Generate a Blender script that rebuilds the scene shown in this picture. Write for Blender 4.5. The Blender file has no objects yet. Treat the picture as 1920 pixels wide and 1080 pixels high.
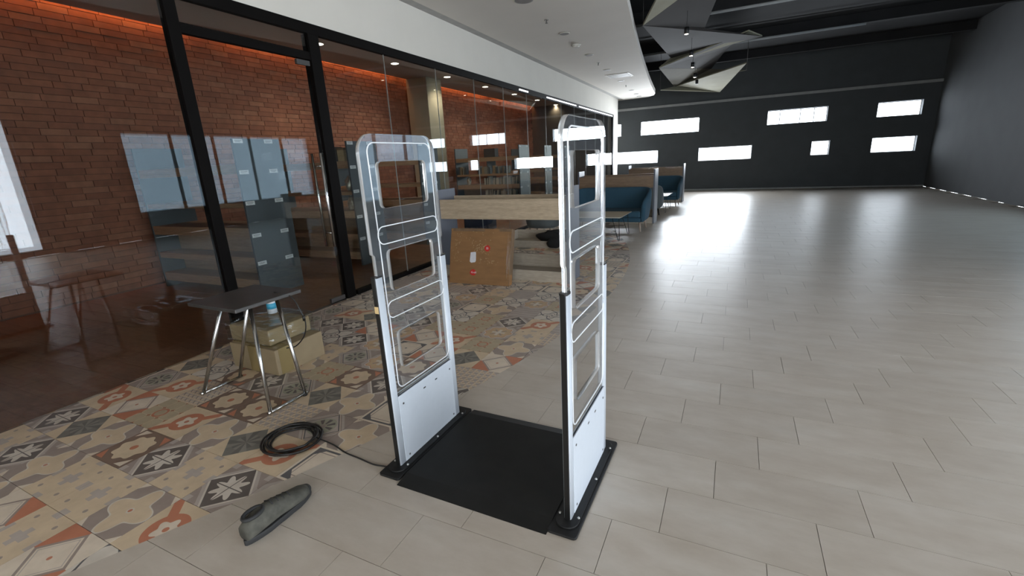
import bpy, bmesh, math, random
from mathutils import Vector, Matrix
random.seed(7)
PI = math.pi
S = bpy.context.scene
COL = S.collection

# ------------------------------------------------------------------ camera
cd = bpy.data.cameras.new('camera'); cam = bpy.data.objects.new('camera', cd); COL.objects.link(cam)
FPX = 854.09
cd.sensor_fit = 'HORIZONTAL'; cd.sensor_width = 36.0; cd.lens = FPX / 1920 * 36.0
cd.clip_start = 0.02; cd.clip_end = 200
fw = Vector((-0.43489752, 0.85941594, -0.2688278)); rt = Vector((0.89740216, 0.43830838, -0.05054823)); up = Vector((-0.07438753, 0.26322995, 0.96186095))
cam.matrix_world = Matrix((( rt.x, up.x, -fw.x, 0), (rt.y, up.y, -fw.y, 0), (rt.z, up.z, -fw.z, 1.55), (0, 0, 0, 1)))
S.camera = cam

# ------------------------------------------------------------------ view, world, daylight
S.view_settings.view_transform = 'Standard'; S.view_settings.look = 'None'
S.view_settings.gamma = 1.0; S.view_settings.use_curve_mapping = False
S.view_settings.exposure = 0.17
cy = S.cycles
cy.max_bounces = 9; cy.diffuse_bounces = 4; cy.glossy_bounces = 5; cy.transmission_bounces = 9; cy.transparent_max_bounces = 16
cy.use_denoising = True
cy.caustics_refractive = True; cy.caustics_reflective = False
cy.sample_clamp_indirect = 4.0
wd = bpy.data.worlds.new('world'); S.world = wd; wd.use_nodes = True
wn = wd.node_tree; wn.nodes['Background'].inputs[0].default_value = (0.86, 0.93, 1.0, 1); wn.nodes['Background'].inputs[1].default_value = 5.0

def area(name, loc, rot, sx, sy, power, col):
    l = bpy.data.lights.new(name, 'AREA'); l.shape = 'RECTANGLE'; l.size = sx; l.size_y = sy; l.energy = power; l.color = col
    o = bpy.data.objects.new(name, l); COL.objects.link(o); o.location = loc; o.rotation_euler = rot; return o
FARY = 20.5; RX = 5.6
DAY = (0.95, 0.965, 1.0)
FAR_W = [(-3.94, -1.69, 2.29, 2.82), (0.69, 2.57, 2.35, 2.85), (4.0, 5.2, 2.35, 2.82), (-6.0, -4.77, 2.31, 2.80),
         (-4.91, -3.23, 1.16, 1.66), (-1.64, 0.25, 1.16, 1.66), (2.2, 2.75, 1.18, 1.68), (3.98, 5.2, 1.18, 1.68)]
for n_, (x0, x1, z0, z1) in enumerate(FAR_W):      # daylight falling in through each slot window of the far wall
    area('window_daylight', ((x0+x1)/2, FARY+0.34, (z0+z1)/2), (-PI/2, 0, 0), x1-x0, z1-z0, (22 if n_ in (1, 2, 6, 7) else 260)*(x1-x0)*(z1-z0)/1.2, (0.93, 0.965, 1.0))
# the big entrance glazing on the right, beside and behind the photographer
area('daylight_fill', (RX+0.3, 1.6, 1.55), (0, PI/2, 0), 2.7, 6.8, 330, DAY)
area('daylight_fill', (RX+0.3, 10.3, 1.72), (0, PI/2, 0), 2.0, 6.1, 190, DAY)     # extra fill added behind the tinted window band for the hall floor
area('daylight_fill', (2.0, -4.3, 1.55), (PI/2, 0, 0), 6.0, 2.7, 90, (1.0, 0.93, 0.84))  # unseen warm fill added behind the camera to lift the whole hall

# ------------------------------------------------------------------ materials
def newmat(name):
    m = bpy.data.materials.new(name); m.use_nodes = True; nt = m.node_tree
    return m, nt, nt.nodes['Principled BSDF']
class E:
    """tiny arithmetic on node sockets, for printed tile patterns"""
    nt = None
    def __init__(s, k): s.k = k
    @staticmethod
    def op(o, *a, clamp=False):
        n = E.nt.nodes.new('ShaderNodeMath'); n.operation = o; n.use_clamp = clamp
        for i, v in enumerate(a):
            if isinstance(v, E): E.nt.links.new(v.k, n.inputs[i])
            else: n.inputs[i].default_value = v
        return E(n.outputs[0])
    def __add__(s, o): return E.op('ADD', s, o)
    __radd__ = __add__
    def __sub__(s, o): return E.op('SUBTRACT', s, o)
    def __rsub__(s, o): return E.op('SUBTRACT', o, s)
    def __mul__(s, o): return E.op('MULTIPLY', s, o)
    __rmul__ = __mul__
    def __lt__(s, o): return E.op('LESS_THAN', s, o)
    def __gt__(s, o): return E.op('GREATER_THAN', s, o)
    def abs(s): return E.op('ABSOLUTE', s)
    def cos(s): return E.op('COSINE', s)
    def fr(s): return E.op('FRACT', s)
def emin(a, b): return E.op('MINIMUM', a, b)
def emax(a, b): return E.op('MAXIMUM', a, b)
def setc(sock, c, nt):
    if isinstance(c, tuple): sock.default_value = (c[0], c[1], c[2], 1)
    else: nt.links.new(c, sock)
def mixc(nt, f, a, b, mode='MIX'):
    n = nt.nodes.new('ShaderNodeMix'); n.data_type = 'RGBA'; n.blend_type = mode
    if isinstance(f, E): nt.links.new(f.k, n.inputs[0])
    elif isinstance(f, (int, float)): n.inputs[0].default_value = f
    else: nt.links.new(f, n.inputs[0])
    setc(n.inputs[6], a, nt); setc(n.inputs[7], b, nt)
    return n.outputs[2]
def noise(nt, scale, detail=3, stretch=(1, 1, 1), rough=0.5, space='Object'):
    tc = nt.nodes.new('ShaderNodeTexCoord'); mp = nt.nodes.new('ShaderNodeMapping'); mp.inputs[3].default_value = stretch
    if space == 'World':
        g = nt.nodes.new('ShaderNodeNewGeometry'); nt.links.new(g.outputs['Position'], mp.inputs[0])
    else: nt.links.new(tc.outputs[space], mp.inputs[0])
    n = nt.nodes.new('ShaderNodeTexNoise'); n.inputs['Scale'].default_value = scale; n.inputs['Detail'].default_value = detail; n.inputs['Roughness'].default_value = rough
    nt.links.new(mp.outputs[0], n.inputs['Vector']); return n.outputs[0]
def ramp(nt, f, stops):
    n = nt.nodes.new('ShaderNodeValToRGB'); e = n.color_ramp.elements
    while len(e) < len(stops): e.new(0.5)
    for i, (p, c) in enumerate(stops): e[i].position = p; e[i].color = (c[0], c[1], c[2], 1)
    nt.links.new(f, n.inputs[0]); return n.outputs[0]
def bump(nt, b, h, st=0.2, dist=0.002):
    n = nt.nodes.new('ShaderNodeBump'); n.inputs['Strength'].default_value = st; n.inputs['Distance'].default_value = dist
    nt.links.new(h, n.inputs['Height']); nt.links.new(n.outputs[0], b.inputs['Normal'])
def plain(name, c, rough=0.5, metal=0.0, var=0.08, scale=6, bmp=0.0, stretch=(1, 1, 1), spec=0.5, emit=None):
    m, nt, b = newmat(name)
    f = noise(nt, scale, 4, stretch)
    lo = tuple(v*(1-var) for v in c); hi = tuple(min(1, v*(1+var)) for v in c)
    nt.links.new(ramp(nt, f, [(0.3, lo), (0.7, hi)]), b.inputs['Base Color'])
    b.inputs['Roughness'].default_value = rough; b.inputs['Metallic'].default_value = metal; b.inputs['Specular IOR Level'].default_value = spec
    if bmp: bump(nt, b, f, bmp)
    if emit: b.inputs['Emission Color'].default_value = (*emit[0], 1); b.inputs['Emission Strength'].default_value = emit[1]
    return m
def wood(name, c1, c2, rough=0.45, stretch=(1, 12, 12), scale=2.5):
    m, nt, b = newmat(name)
    f = noise(nt, scale, 6, stretch, 0.6); g = noise(nt, scale*5, 3, stretch, 0.5)
    c = ramp(nt, f, [(0.3, c1), (0.7, c2)])
    d = ramp(nt, g, [(0.35, (0.8, 0.8, 0.8)), (0.65, (1, 1, 1))])
    oi = nt.nodes.new('ShaderNodeObjectInfo'); v = E.nt = nt
    k = ramp(nt, oi.outputs['Random'], [(0, (0.86, 0.86, 0.86)), (1, (1, 1, 1))])
    nt.links.new(mixc(nt, 1.0, mixc(nt, 1.0, c, d, 'MULTIPLY'), k, 'MULTIPLY'), b.inputs['Base Color'])
    b.inputs['Roughness'].default_value = rough; bump(nt, b, g, 0.15, 0.001)
    return m
def thin_glass(name, tint, rough=0.0, ior=1.5, single=False):
    m, nt, b = newmat(name); nt.nodes.remove(b)
    out = nt.nodes['Material Output']
    fr = nt.nodes.new('ShaderNodeFresnel'); g = nt.nodes.new('ShaderNodeNewGeometry')
    E.nt = nt; bf = E(g.outputs['Backfacing']); iv = bf*(1/ior - ior) + ior
    nt.links.new(iv.k, fr.inputs['IOR'])
    t = nt.nodes.new('ShaderNodeBsdfTransparent'); t.inputs[0].default_value = (*tint, 1)
    gl = nt.nodes.new('ShaderNodeBsdfGlossy'); gl.inputs['Roughness'].default_value = rough
    gl.inputs['Color'].default_value = (0.95, 0.97, 1, 1)
    mx = nt.nodes.new('ShaderNodeMixShader'); nt.links.new((E(fr.outputs[0])*((1.0 - bf)*1.7)).k if single else fr.outputs[0], mx.inputs[0]); nt.links.new(t.outputs[0], mx.inputs[1]); nt.links.new(gl.outputs[0], mx.inputs[2])
    nt.links.new(mx.outputs[0], out.inputs[0]); return m
M = {}
M['white_paint'] = plain('white_paint', (0.60, 0.575, 0.52), 0.85, var=0.02, scale=2)
M['ceiling_paint'] = plain('ceiling_paint', (0.65, 0.615, 0.56), 0.85, var=0.02, scale=1.5)
M['inner_ceiling'] = plain('inner_ceiling', (0.36, 0.315, 0.285), 0.8, var=0.03, scale=2)
M['black_ceiling'] = plain('black_ceiling', (0.010, 0.010, 0.011), 0.9, var=0.3, scale=2)
M['dark_wall'] = plain('dark_wall', (0.062, 0.070, 0.076), 0.75, var=0.06, scale=3)
M['right_wall'] = plain('right_wall', (0.10, 0.105, 0.11), 0.8, var=0.05, scale=2)
M['grey_trim'] = plain('grey_trim', (0.30, 0.31, 0.31), 0.6)
M['gap_shade'] = plain('gap_shade', (0.38, 0.37, 0.355), 0.8)
M['end_wall'] = plain('end_wall', (0.10, 0.08, 0.06), 0.7)
M['column_paint'] = plain('column_paint', (0.33, 0.295, 0.22), 0.75, var=0.06, scale=4)
M['black_frame'] = plain('black_frame', (0.004, 0.0033, 0.003), 0.6, var=0.1, spec=0.06)
M['steel'] = plain('brushed_steel', (0.55, 0.55, 0.54), 0.22, 1.0, var=0.05, scale=20)
M['dark_steel'] = plain('dark_steel', (0.16, 0.155, 0.15), 0.35, 0.8)
M['glass_wall'] = thin_glass('clear_glass', (0.90, 0.92, 0.905))
M['seam'] = plain('glass_edge', (0.42, 0.44, 0.42), 0.3)
M['grout'] = plain('grout', (0.27, 0.23, 0.19), 0.85, var=0.1, scale=10)
M['gate_white'] = plain('white_powder_coat', (0.53, 0.57, 0.615), 0.42, var=0.015, scale=30)
M['gate_black'] = plain('black_plastic', (0.008, 0.008, 0.008), 0.3, var=0.1, scale=20)
M['base_black'] = plain('black_painted_steel', (0.012, 0.012, 0.012), 0.5, var=0.15, scale=40, spec=0.35)
M['rubber'] = plain('black_rubber_sheet', (0.010, 0.0098, 0.0088), 0.62, var=0.25, scale=9, bmp=0.1, spec=0.3)
M['bolt'] = plain('zinc_bolt', (0.6, 0.6, 0.58), 0.3, 1.0)
M['sticker'] = plain('yellow_sticker', (0.72, 0.52, 0.26), 0.6)
M['paper'] = plain('white_label', (0.62, 0.62, 0.64), 0.6, var=0.05, scale=60)
M['ink'] = plain('ink', (0.08, 0.08, 0.09), 0.7)
M['shelf_grey'] = plain('grey_laminate', (0.055, 0.065, 0.075), 0.5, var=0.03)
M['divider_grey'] = plain('grey_blue_laminate', (0.115, 0.125, 0.15), 0.38, var=0.03)
M['oak'] = wood('pale_oak', (0.42, 0.33, 0.225), (0.56, 0.45, 0.32))
M['oak_dull'] = wood('dull_oak', (0.38, 0.33, 0.26), (0.48, 0.42, 0.34))
M['walnut'] = wood('mid_oak', (0.20, 0.13, 0.08), (0.29, 0.195, 0.12))
M['shelf_oak'] = wood('shelf_oak', (0.30, 0.185, 0.105), (0.40, 0.26, 0.16))
M['table_oak'] = wood('table_oak', (0.40, 0.31, 0.17), (0.52, 0.41, 0.25))
M['white_edge'] = plain('white_edge', (0.55, 0.53, 0.48), 0.5)
M['leg_wood'] = wood('beech_leg', (0.32, 0.24, 0.19), (0.42, 0.33, 0.26), stretch=(12, 12, 1))
M['teal'] = plain('teal_blue_fabric', (0.020, 0.062, 0.095), 0.9, var=0.15, scale=120, bmp=0.3)
M['grey_fabric'] = plain('grey_fabric', (0.085, 0.095, 0.095), 0.9, var=0.12, scale=120, bmp=0.3)
M['navy'] = plain('navy_fabric', (0.018, 0.026, 0.060), 0.9, var=0.15, scale=90, bmp=0.3)
M['black_cloth'] = plain('black_cloth', (0.006, 0.006, 0.006), 0.95, var=0.3, scale=50)
M['cable'] = plain('black_cable', (0.010, 0.009, 0.008), 0.45)
M['card'] = plain('brown_cardboard', (0.235, 0.120, 0.046), 0.6, var=0.10, scale=5, stretch=(1, 1, 4))
M['card_edge'] = plain('cardboard_edge', (0.16, 0.10, 0.055), 0.75, var=0.15, scale=12)
M['card_pale'] = plain('pale_cardboard', (0.27, 0.205, 0.12), 0.7, var=0.08, scale=7)
M['tape'] = plain('packing_tape', (0.24, 0.18, 0.08), 0.25, var=0.06)
M['red_sticker'] = plain('red_sticker', (0.50, 0.022, 0.016), 0.4, var=0.08)
M['sole'] = plain('rubber_sole', (0.02, 0.02, 0.02), 0.7)
M['shoe'] = plain('shoe_suede', (0.075, 0.072, 0.058), 0.85, var=0.35, scale=25, bmp=0.3)
M['facet'] = plain('shaded_baffle_board', (0.022, 0.018, 0.016), 0.9, var=0.07, scale=3)  # folded boards: light and shade per facet are put into these three tones
M['facet_lit'] = plain('lit_baffle_board', (0.30, 0.285, 0.21), 0.9, var=0.07, scale=3)
M['facet_half_lit'] = plain('half_lit_baffle_board', (0.13, 0.12, 0.09), 0.9, var=0.07, scale=3)
M['spot_black'] = plain('black_lamp_body', (0.008, 0.008, 0.008), 0.5)
M['lamp_glow'] = plain('lamp_glow', (1, 1, 1), 0.5, emit=((1.0, 0.9, 0.72), 14.0))
M['lamp_off'] = plain('unlit_lamp', (0.20, 0.19, 0.18), 0.5)
M['led_glow'] = plain('led_glow', (1, 1, 1), 0.5, emit=((1.0, 0.42, 0.14), 6.0))
M['blue_plastic'] = plain('blue_label', (0.05, 0.33, 0.50), 0.4)
M['white_plastic'] = plain('white_plastic', (0.6, 0.65, 0.68), 0.35)
M['dark_box'] = plain('dark_box', (0.05, 0.04, 0.035), 0.7)
M['foil'] = plain('crumpled_foil', (0.45, 0.44, 0.38), 0.3, 0.6, var=0.4, scale=12, bmp=0.8)
M['pages'] = plain('book_pages', (0.45, 0.42, 0.36), 0.8)
BOOKC = [(0.30, 0.29, 0.26), (0.09, 0.10, 0.10), (0.20, 0.19, 0.16), (0.36, 0.34, 0.30), (0.045, 0.05, 0.055), (0.24, 0.17, 0.10)]
for i, c in enumerate(BOOKC): M['book%d' % i] = plain('book_cover_%d' % i, c, 0.6)
BRC = [(0.26, 0.095, 0.052), (0.285, 0.108, 0.060), (0.235, 0.085, 0.048), (0.31, 0.130, 0.075)]
for i, c in enumerate(BRC): M['brick%d' % i] = plain('brick_%d' % i, c, 0.85, var=0.14, scale=9, bmp=0.4)
M['mortar'] = plain('mortar', (0.135, 0.055, 0.034), 0.9)
M['floor_wood'] = wood('walnut_floor', (0.20, 0.085, 0.042), (0.30, 0.14, 0.075), rough=0.35, stretch=(1, 10, 10), scale=2.2)

# cling film and acrylic
def acrylic(name, rough, c, white=0.0):
    m, nt, b = newmat(name)
    b.inputs['Base Color'].default_value = (*c, 1); b.inputs['Roughness'].default_value = rough
    b.inputs['IOR'].default_value = 1.49; b.inputs['Transmission Weight'].default_value = 1.0 - white
    f = noise(nt, 3, 2)
    nt.links.new(ramp(nt, f, [(0, c), (1, tuple(v*0.97 for v in c))]), b.inputs['Base Color'])
    return m
M['acrylic'] = thin_glass('clear_acrylic', (0.965, 0.975, 0.98), ior=1.49, single=True)
def haze(m, amount, c):        # pale bluish veil painted in for bright reflections, plus some dust
    nt = m.node_tree; out = nt.nodes['Material Output']; src = out.inputs[0].links[0].from_socket
    d = nt.nodes.new('ShaderNodeBsdfDiffuse'); d.inputs[0].default_value = (*c, 1)
    f = noise(nt, 7, 3); k = ramp(nt, f, [(0.3, (amount*0.6,)*3), (0.7, (amount*1.3,)*3)])
    mx = nt.nodes.new('ShaderNodeMixShader'); nt.links.new(k, mx.inputs[0]); nt.links.new(src, mx.inputs[1]); nt.links.new(d.outputs[0], mx.inputs[2]); nt.links.new(mx.outputs[0], out.inputs[0])
haze(M['acrylic'], 0.02, (0.8, 0.87, 0.95))
M['acrylic_edge'] = acrylic('polished_acrylic_edge', 0.16, (0.95, 0.97, 0.98), 0.30)
M['groove'] = plain('milled_groove', (0.74, 0.76, 0.78), 0.4, var=0.03)
M['film'] = thin_glass('plastic_film', (0.93, 0.94, 0.9), rough=0.12)

# stone-look plank tiles
def stone():
    m, nt, b = newmat('stone_tile')
    f = noise(nt, 1.6, 5, (1, 3.2, 1), 0.6, 'World'); g = noise(nt, 6, 4, (1, 2.0, 1), 0.6, 'World'); h = noise(nt, 55, 3, (1, 1, 1), 0.6, 'World')
    c = ramp(nt, f, [(0.25, (0.49, 0.42, 0.345)), (0.55, (0.56, 0.495, 0.42)), (0.8, (0.60, 0.55, 0.485))])
    d = ramp(nt, g, [(0.3, (0.90, 0.89, 0.87)), (0.65, (1, 1, 1))])
    oi = nt.nodes.new('ShaderNodeObjectInfo')
    k = ramp(nt, oi.outputs['Random'], [(0, (0.93, 0.925, 0.92)), (1, (1, 1, 1))])
    nt.links.new(mixc(nt, 1.0, mixc(nt, 1.0, c, d, 'MULTIPLY'), k, 'MULTIPLY'), b.inputs['Base Color'])
    nt.links.new(ramp(nt, g, [(0.3, (0.33,)*3), (0.7, (0.42,)*3)]), b.inputs['Roughness'])
    bump(nt, b, h, 0.06, 0.001)
    return m
M['stone'] = stone()

# patchwork tiles: each a printed pattern on a square tile (uv runs -1..1 over one tile)
CR = (0.72, 0.56, 0.375); LC = (0.80, 0.68, 0.54); GB = (0.34, 0.27, 0.235); RU = (0.56, 0.19, 0.10); CH = (0.085, 0.088, 0.10)
LG = (0.50, 0.43, 0.385); TN = (0.62, 0.43, 0.24); BR = (0.20, 0.125, 0.09); PW = (0.72, 0.65, 0.56)
def patt(kind):
    m, nt, b = newmat('patterned_tile_' + kind); E.nt = nt
    uv = nt.nodes.new('ShaderNodeUVMap'); sp = nt.nodes.new('ShaderNodeSeparateXYZ'); nt.links.new(uv.outputs[0], sp.inputs[0])
    U = E(sp.outputs[0]); V = E(sp.outputs[1]); a = U.abs(); c = V.abs(); mx = emax(a, c); mn = emin(a, c); d = a + c
    r = E.op('SQRT', U*U + V*V); t = E.op('ARCTAN2', V, U)
    X = lambda f, base, col: mixc(nt, f, base, col)
    AND = lambda p, q: p*q
    if kind == 'diamond':
        k = X(AND((U*V) > 0.0, d > 0.95), LC, RU); k = X(AND(d > 0.82, d < 0.95), k, GB); k = X(AND(d > 0.70, d < 0.74), k, LG); k = X(r < 0.07, k, RU)
    elif kind == 'frame':
        k = X(AND(mx > 0.80, mx < 0.90), LC, CH); k = X(AND(mx > 0.66, mx < 0.70), k, GB); k = X(AND(d > 1.28, mx < 0.80), k, CH); k = X(r < 0.07, k, CH)
    elif kind == 'flower':
        k = X(r < ((t*4).cos()*0.22 + 0.74), GB, CR); k = X(AND(r < ((t*4).cos()*0.22 + 0.80), r > ((t*4).cos()*0.22 + 0.74)), k, PW); k = X(r < 0.12, k, PW); k = X(r < 0.07, k, RU); k = X(d > 1.7, k, LC)
    elif kind == 'ornate':
        w = (t*8).cos()
        k = X(r < (w*0.08 + 0.90), LG, PW); k = X(r < (w*0.08 + 0.84), k, RU); k = X(r < (w*0.08 + 0.80), k, TN)
        k = X(AND(mn < 0.10, mx < 0.45), k, PW); k = X(AND((a - c).abs() < 0.08, AND(r > 0.2, r < 0.55)), k, GB); k = X(d > 1.6, k, GB)
    elif kind == 'rosette':
        k = X(d < 1.12, LG, PW); k = X(d < 1.02, k, (0.10, 0.085, 0.08)); k = X(AND(r < ((t*8).cos()*0.14 + 0.50), mn > 0.02), k, PW); k = X(AND(d > 1.3, AND(mn > 0.35, mn < 0.75)), k, GB)
    elif kind == 'ring':
        k = X((U - V).abs() < 0.22, CR, RU); k = X(r < 0.66, k, RU); k = X(r < ((t*5).cos()*0.07 + 0.36), k, LC); k = X(r < 0.10, k, RU)
    elif kind == 'scroll':
        w = (t*4).cos()
        k = X((r - (w*0.16 + 0.52)).abs() < 0.055, PW, CH); k = X((r - (w*0.10 + 0.28)).abs() < 0.05, k, GB); k = X((r + w*0.30 - 1.08).abs() < 0.05, k, CH); k = X(r < 0.09, k, CH)
    elif kind == 'star':
        k = X((t*8).cos() > 0.0, (0.10, 0.10, 0.095), (0.24, 0.23, 0.20)); k = X(AND((t*4 + 0.8).cos() > 0.0, r > 0.5), k, (0.16, 0.16, 0.145)); k = X(d > 1.0, k, CR)
    elif kind == 'stripe':
        k = X((V*15).cos() > 0.86, LG, GB)
    elif kind == 'petal':
        p = (U*1.5 + 3.0).fr() - 0.5; q = (V*1.5 + 3.0).fr() - 0.5; pa = p.abs(); qa = q.abs()
        k = X((pa*qa) < 0.006, (0.50, 0.41, 0.27), CR); k = X((E.op('SQRT', pa) + E.op('SQRT', qa)) < 0.52, k, (0.38, 0.15, 0.07)); k = X((r - 0.30).abs() < 0.05, k, RU)
    elif kind == 'medal':
        k = X(d < 1.02, GB, LC); k = X(AND(d < 0.98, d > 0.90), k, CH); k = X(AND(d > 1.1, d < 1.25), k, LG); k = X(d < 0.90, k, LG); k = X(r < 0.60, k, (0.36, 0.36, 0.27))
        k = X(AND((t*8).cos() > 0.1, AND(r > 0.18, r < 0.52)), k, (0.075, 0.06, 0.07)); k = X(r < 0.14, k, GB)
    elif kind == 'blossom':
        k = X(mx < 0.93, BR, BR); k = X(AND(d > 1.35, (U*V) > 0.0), k, RU); k = X(AND(d > 1.35, (U*V) < 0.0), k, LC); k = X(mx > 0.90, k, BR); k = X(r < ((t*8).cos()*0.06 + 0.70), k, CR); k = X(r < 0.15, k, RU)
    elif kind == 'weave':
        p = (U*3.0 + 6.0).fr(); q = (V*3.0 + 6.0).fr()
        k = X((p + q) > 1.0, CR, LG); k = X(AND((p - q).abs() < 0.13, (p+q) > 0.5), k, GB)
    else:
        k = X(AND(mn < 0.13, mx < 0.34), CR, LG); k = X(((a - 0.62)*(a - 0.62) + (c - 0.62)*(c - 0.62)) < 0.006, k, GB); k = X(AND(mx > 0.82, mn < 0.2), k, LG)
    f = noise(nt, 9, 4, (1, 1, 1), 0.6, 'World')
    w = ramp(nt, f, [(0.3, (0.84, 0.83, 0.82)), (0.7, (1, 1, 1))])
    k = mixc(nt, 0.12, k, (0.50, 0.42, 0.33))
    nt.links.new(mixc(nt, 1.0, k, w, 'MULTIPLY'), b.inputs['Base Color'])
    b.inputs['Roughness'].default_value = 0.42
    return m
PK = ['diamond', 'frame', 'flower', 'ornate', 'rosette', 'ring', 'scroll', 'star', 'stripe', 'petal', 'medal', 'blossom', 'weave', 'dots']
PM = [patt(k) for k in PK]

# ------------------------------------------------------------------ mesh helpers
class MB:
    def __init__(s): s.v = []; s.f = []; s.m = []; s.sm = []; s.uv = None
    def add(s, vs, fs, mi=0, smooth=False):
        o = len(s.v); s.v += [tuple(p) for p in vs]
        for f in fs: s.f.append(tuple(i + o for i in f)); s.m.append(mi); s.sm.append(smooth)
        return s
    def box(s, x0, x1, y0, y1, z0, z1, mi=0):
        return s.add([(x0, y0, z0), (x1, y0, z0), (x1, y1, z0), (x0, y1, z0), (x0, y0, z1), (x1, y0, z1), (x1, y1, z1), (x0, y1, z1)],
                     [(3, 2, 1, 0), (4, 5, 6, 7), (0, 1, 5, 4), (1, 2, 6, 5), (2, 3, 7, 6), (3, 0, 4, 7)], mi)
    def prism(s, poly, z0, z1, mi=0, ax='z', smooth=False):
        n = len(poly)
        def P(a, b, h): return {'z': (a, b, h), 'x': (h, a, b), 'y': (a, h, b)}[ax]
        vs = [P(a, b, z0) for a, b in poly] + [P(a, b, z1) for a, b in poly]
        fl = (ax == 'y')
        bot = tuple(range(n)) if fl else tuple(reversed(range(n))); top = tuple(reversed(range(n, 2*n))) if fl else tuple(range(n, 2*n))
        s.add(vs, [bot, top], mi)
        o = len(s.v) - 2*n
        for i in range(n):
            j = (i+1) % n; q = (i, j, j+n, i+n)
            if fl: q = q[::-1]
            s.f.append(tuple(k+o for k in q)); s.m.append(mi); s.sm.append(smooth)
        return s
    def cyl(s, c, r, z0, z1, n=16, mi=0, ax='z', r2=None):
        r2 = r if r2 is None else r2
        def P(a, b, h): return {'z': (c[0]+a, c[1]+b, h), 'x': (h, c[0]+a, c[1]+b), 'y': (c[0]+a, h, c[1]+b)}[ax]
        A = [2*PI*i/n for i in range(n)]
        if ax == 'y': A = A[::-1]
        vs = [P(r*math.cos(t), r*math.sin(t), z0) for t in A] + [P(r2*math.cos(t), r2*math.sin(t), z1) for t in A]
        s.add(vs, [tuple(reversed(range(n))), tuple(range(n, 2*n))], mi)
        o = len(s.v) - 2*n
        for i in range(n):
            j = (i+1) % n; s.f.append((i+o, j+o, j+n+o, i+n+o)); s.m.append(mi); s.sm.append(True)
        return s
    def tube(s, pts, r, n=8, mi=0, closed=False):
        P = [Vector(p) for p in pts]; N = len(P); rings = []; up = None
        for i in range(N):
            a = P[(i-1) % N] if (closed or i > 0) else P[i]; b = P[(i+1) % N] if (closed or i < N-1) else P[i]
            t = (b-a).normalized()
            if up is None:
                up = Vector((0, 0, 1)) if abs(t.z) < 0.9 else Vector((1, 0, 0))
            x = t.cross(up)
            if x.length < 1e-4: x = t.cross(Vector((0, 1, 0.1)))
            x.normalize(); y = x.cross(t).normalized(); up = y
            rr = r[i] if isinstance(r, (list, tuple)) else r
            rings.append([P[i] + x*rr*math.cos(2*PI*k/n) + y*rr*math.sin(2*PI*k/n) for k in range(n)])
        o = len(s.v)
        for R in rings: s.v += [tuple(p) for p in R]
        for i in range(N if closed else N-1):
            j = (i+1) % N
            for k in range(n):
                l = (k+1) % n; s.f.append((o+i*n+k, o+i*n+l, o+j*n+l, o+j*n+k)); s.m.append(mi); s.sm.append(True)
        if not closed:
            s.f.append(tuple(o+k for k in reversed(range(n)))); s.m.append(mi); s.sm.append(False)
            s.f.append(tuple(o+(N-1)*n+k for k in range(n))); s.m.append(mi); s.sm.append(False)
        return s
    def mesh(s, name, mats, bev=0.0, seg=2, fix=True):
        me = bpy.data.meshes.new(name); me.from_pydata(s.v, [], s.f)
        for m in mats: me.materials.append(m)
        for p, mi, sm in zip(me.polygons, s.m, s.sm): p.material_index = mi; p.use_smooth = sm
        if s.uv:
            l = me.uv_layers.new(name='UVMap'); l.data.foreach_set('uv', [q for p in me.polygons for vi in p.vertices for q in s.uv[vi]])
        if fix or bev:
            b = bmesh.new(); b.from_mesh(me)
            if fix: bmesh.ops.recalc_face_normals(b, faces=b.faces)
            if bev: bmesh.ops.bevel(b, geom=[e for e in b.edges if e.is_manifold and e.calc_face_angle(0) > 0.6], offset=bev, segments=seg, profile=0.5, affect='EDGES', clamp_overlap=True)
            b.to_mesh(me); b.free()
        return me
    def build(s, name, mats, parent=None, bev=0.0, seg=2, frame=None, fix=True, loc=None):
        if not isinstance(mats, (list, tuple)): mats = [mats]
        return link(name, s.mesh(name, mats, bev, seg, fix), parent, frame, loc)
PHI = 0.0264
FO = Vector((-4.345 + math.sin(PHI)*4.9, 4.9 - math.cos(PHI)*4.9, 0))     # wall frame: local x = towards the hall, y = along the glass wall
def link(name, data, parent=None, frame=None, loc=None):
    o = bpy.data.objects.new(name, data); COL.objects.link(o)
    if parent is not None: o.parent = parent
    if frame: o.location = FO; o.rotation_euler = (0, 0, PHI)
    if loc is not None: o.location = loc
    return o
def struct(o, label=None):
    o['kind'] = 'structure'
    if label: o['label'] = label
    return o
def tag(o, label, cat, group=None):
    o['label'] = label; o['category'] = cat
    if group: o['group'] = group
    return o
def root(name, loc=(0, 0, 0), rz=0.0):
    o = bpy.data.objects.new(name, None); COL.objects.link(o); o.location = loc; o.rotation_euler = (0, 0, rz); o.empty_display_size = 0.1; return o
def copy_tree(o, parent=None):
    c = o.copy(); COL.objects.link(c)
    if parent is not None: c.parent = parent
    for ch in [q for q in o.children]: copy_tree(ch, c)
    return c
def WP(u, s, z=0.0):       # wall-frame point -> world (u = behind the glass)
    return Vector((FO.x - math.cos(PHI)*u - math.sin(PHI)*s, FO.y - math.sin(PHI)*u + math.cos(PHI)*s, z))
def rrect(x0, x1, y0, y1, r, n=5):
    out = []
    for cx, cyy, a0 in ((x1-r, y1-r, 0), (x0+r, y1-r, 90), (x0+r, y0+r, 180), (x1-r, y0+r, 270)):
        for k in range(n+1):
            a = math.radians(a0 + 90*k/n); out.append((cx + r*math.cos(a), cyy + r*math.sin(a)))
    return out

# ------------------------------------------------------------------ structure
FZ = -0.012
ARC_C = (-11.17, 5.054); ARC_R = 9.896
fl = MB().box(-9.0, RX, -4.2, FARY+0.3, -0.12, FZ+0.006).build('floor', M['grout']); struct(fl, 'hall floor of stone-look tiles meeting a curved patchwork tile carpet')
fi = MB()
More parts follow.
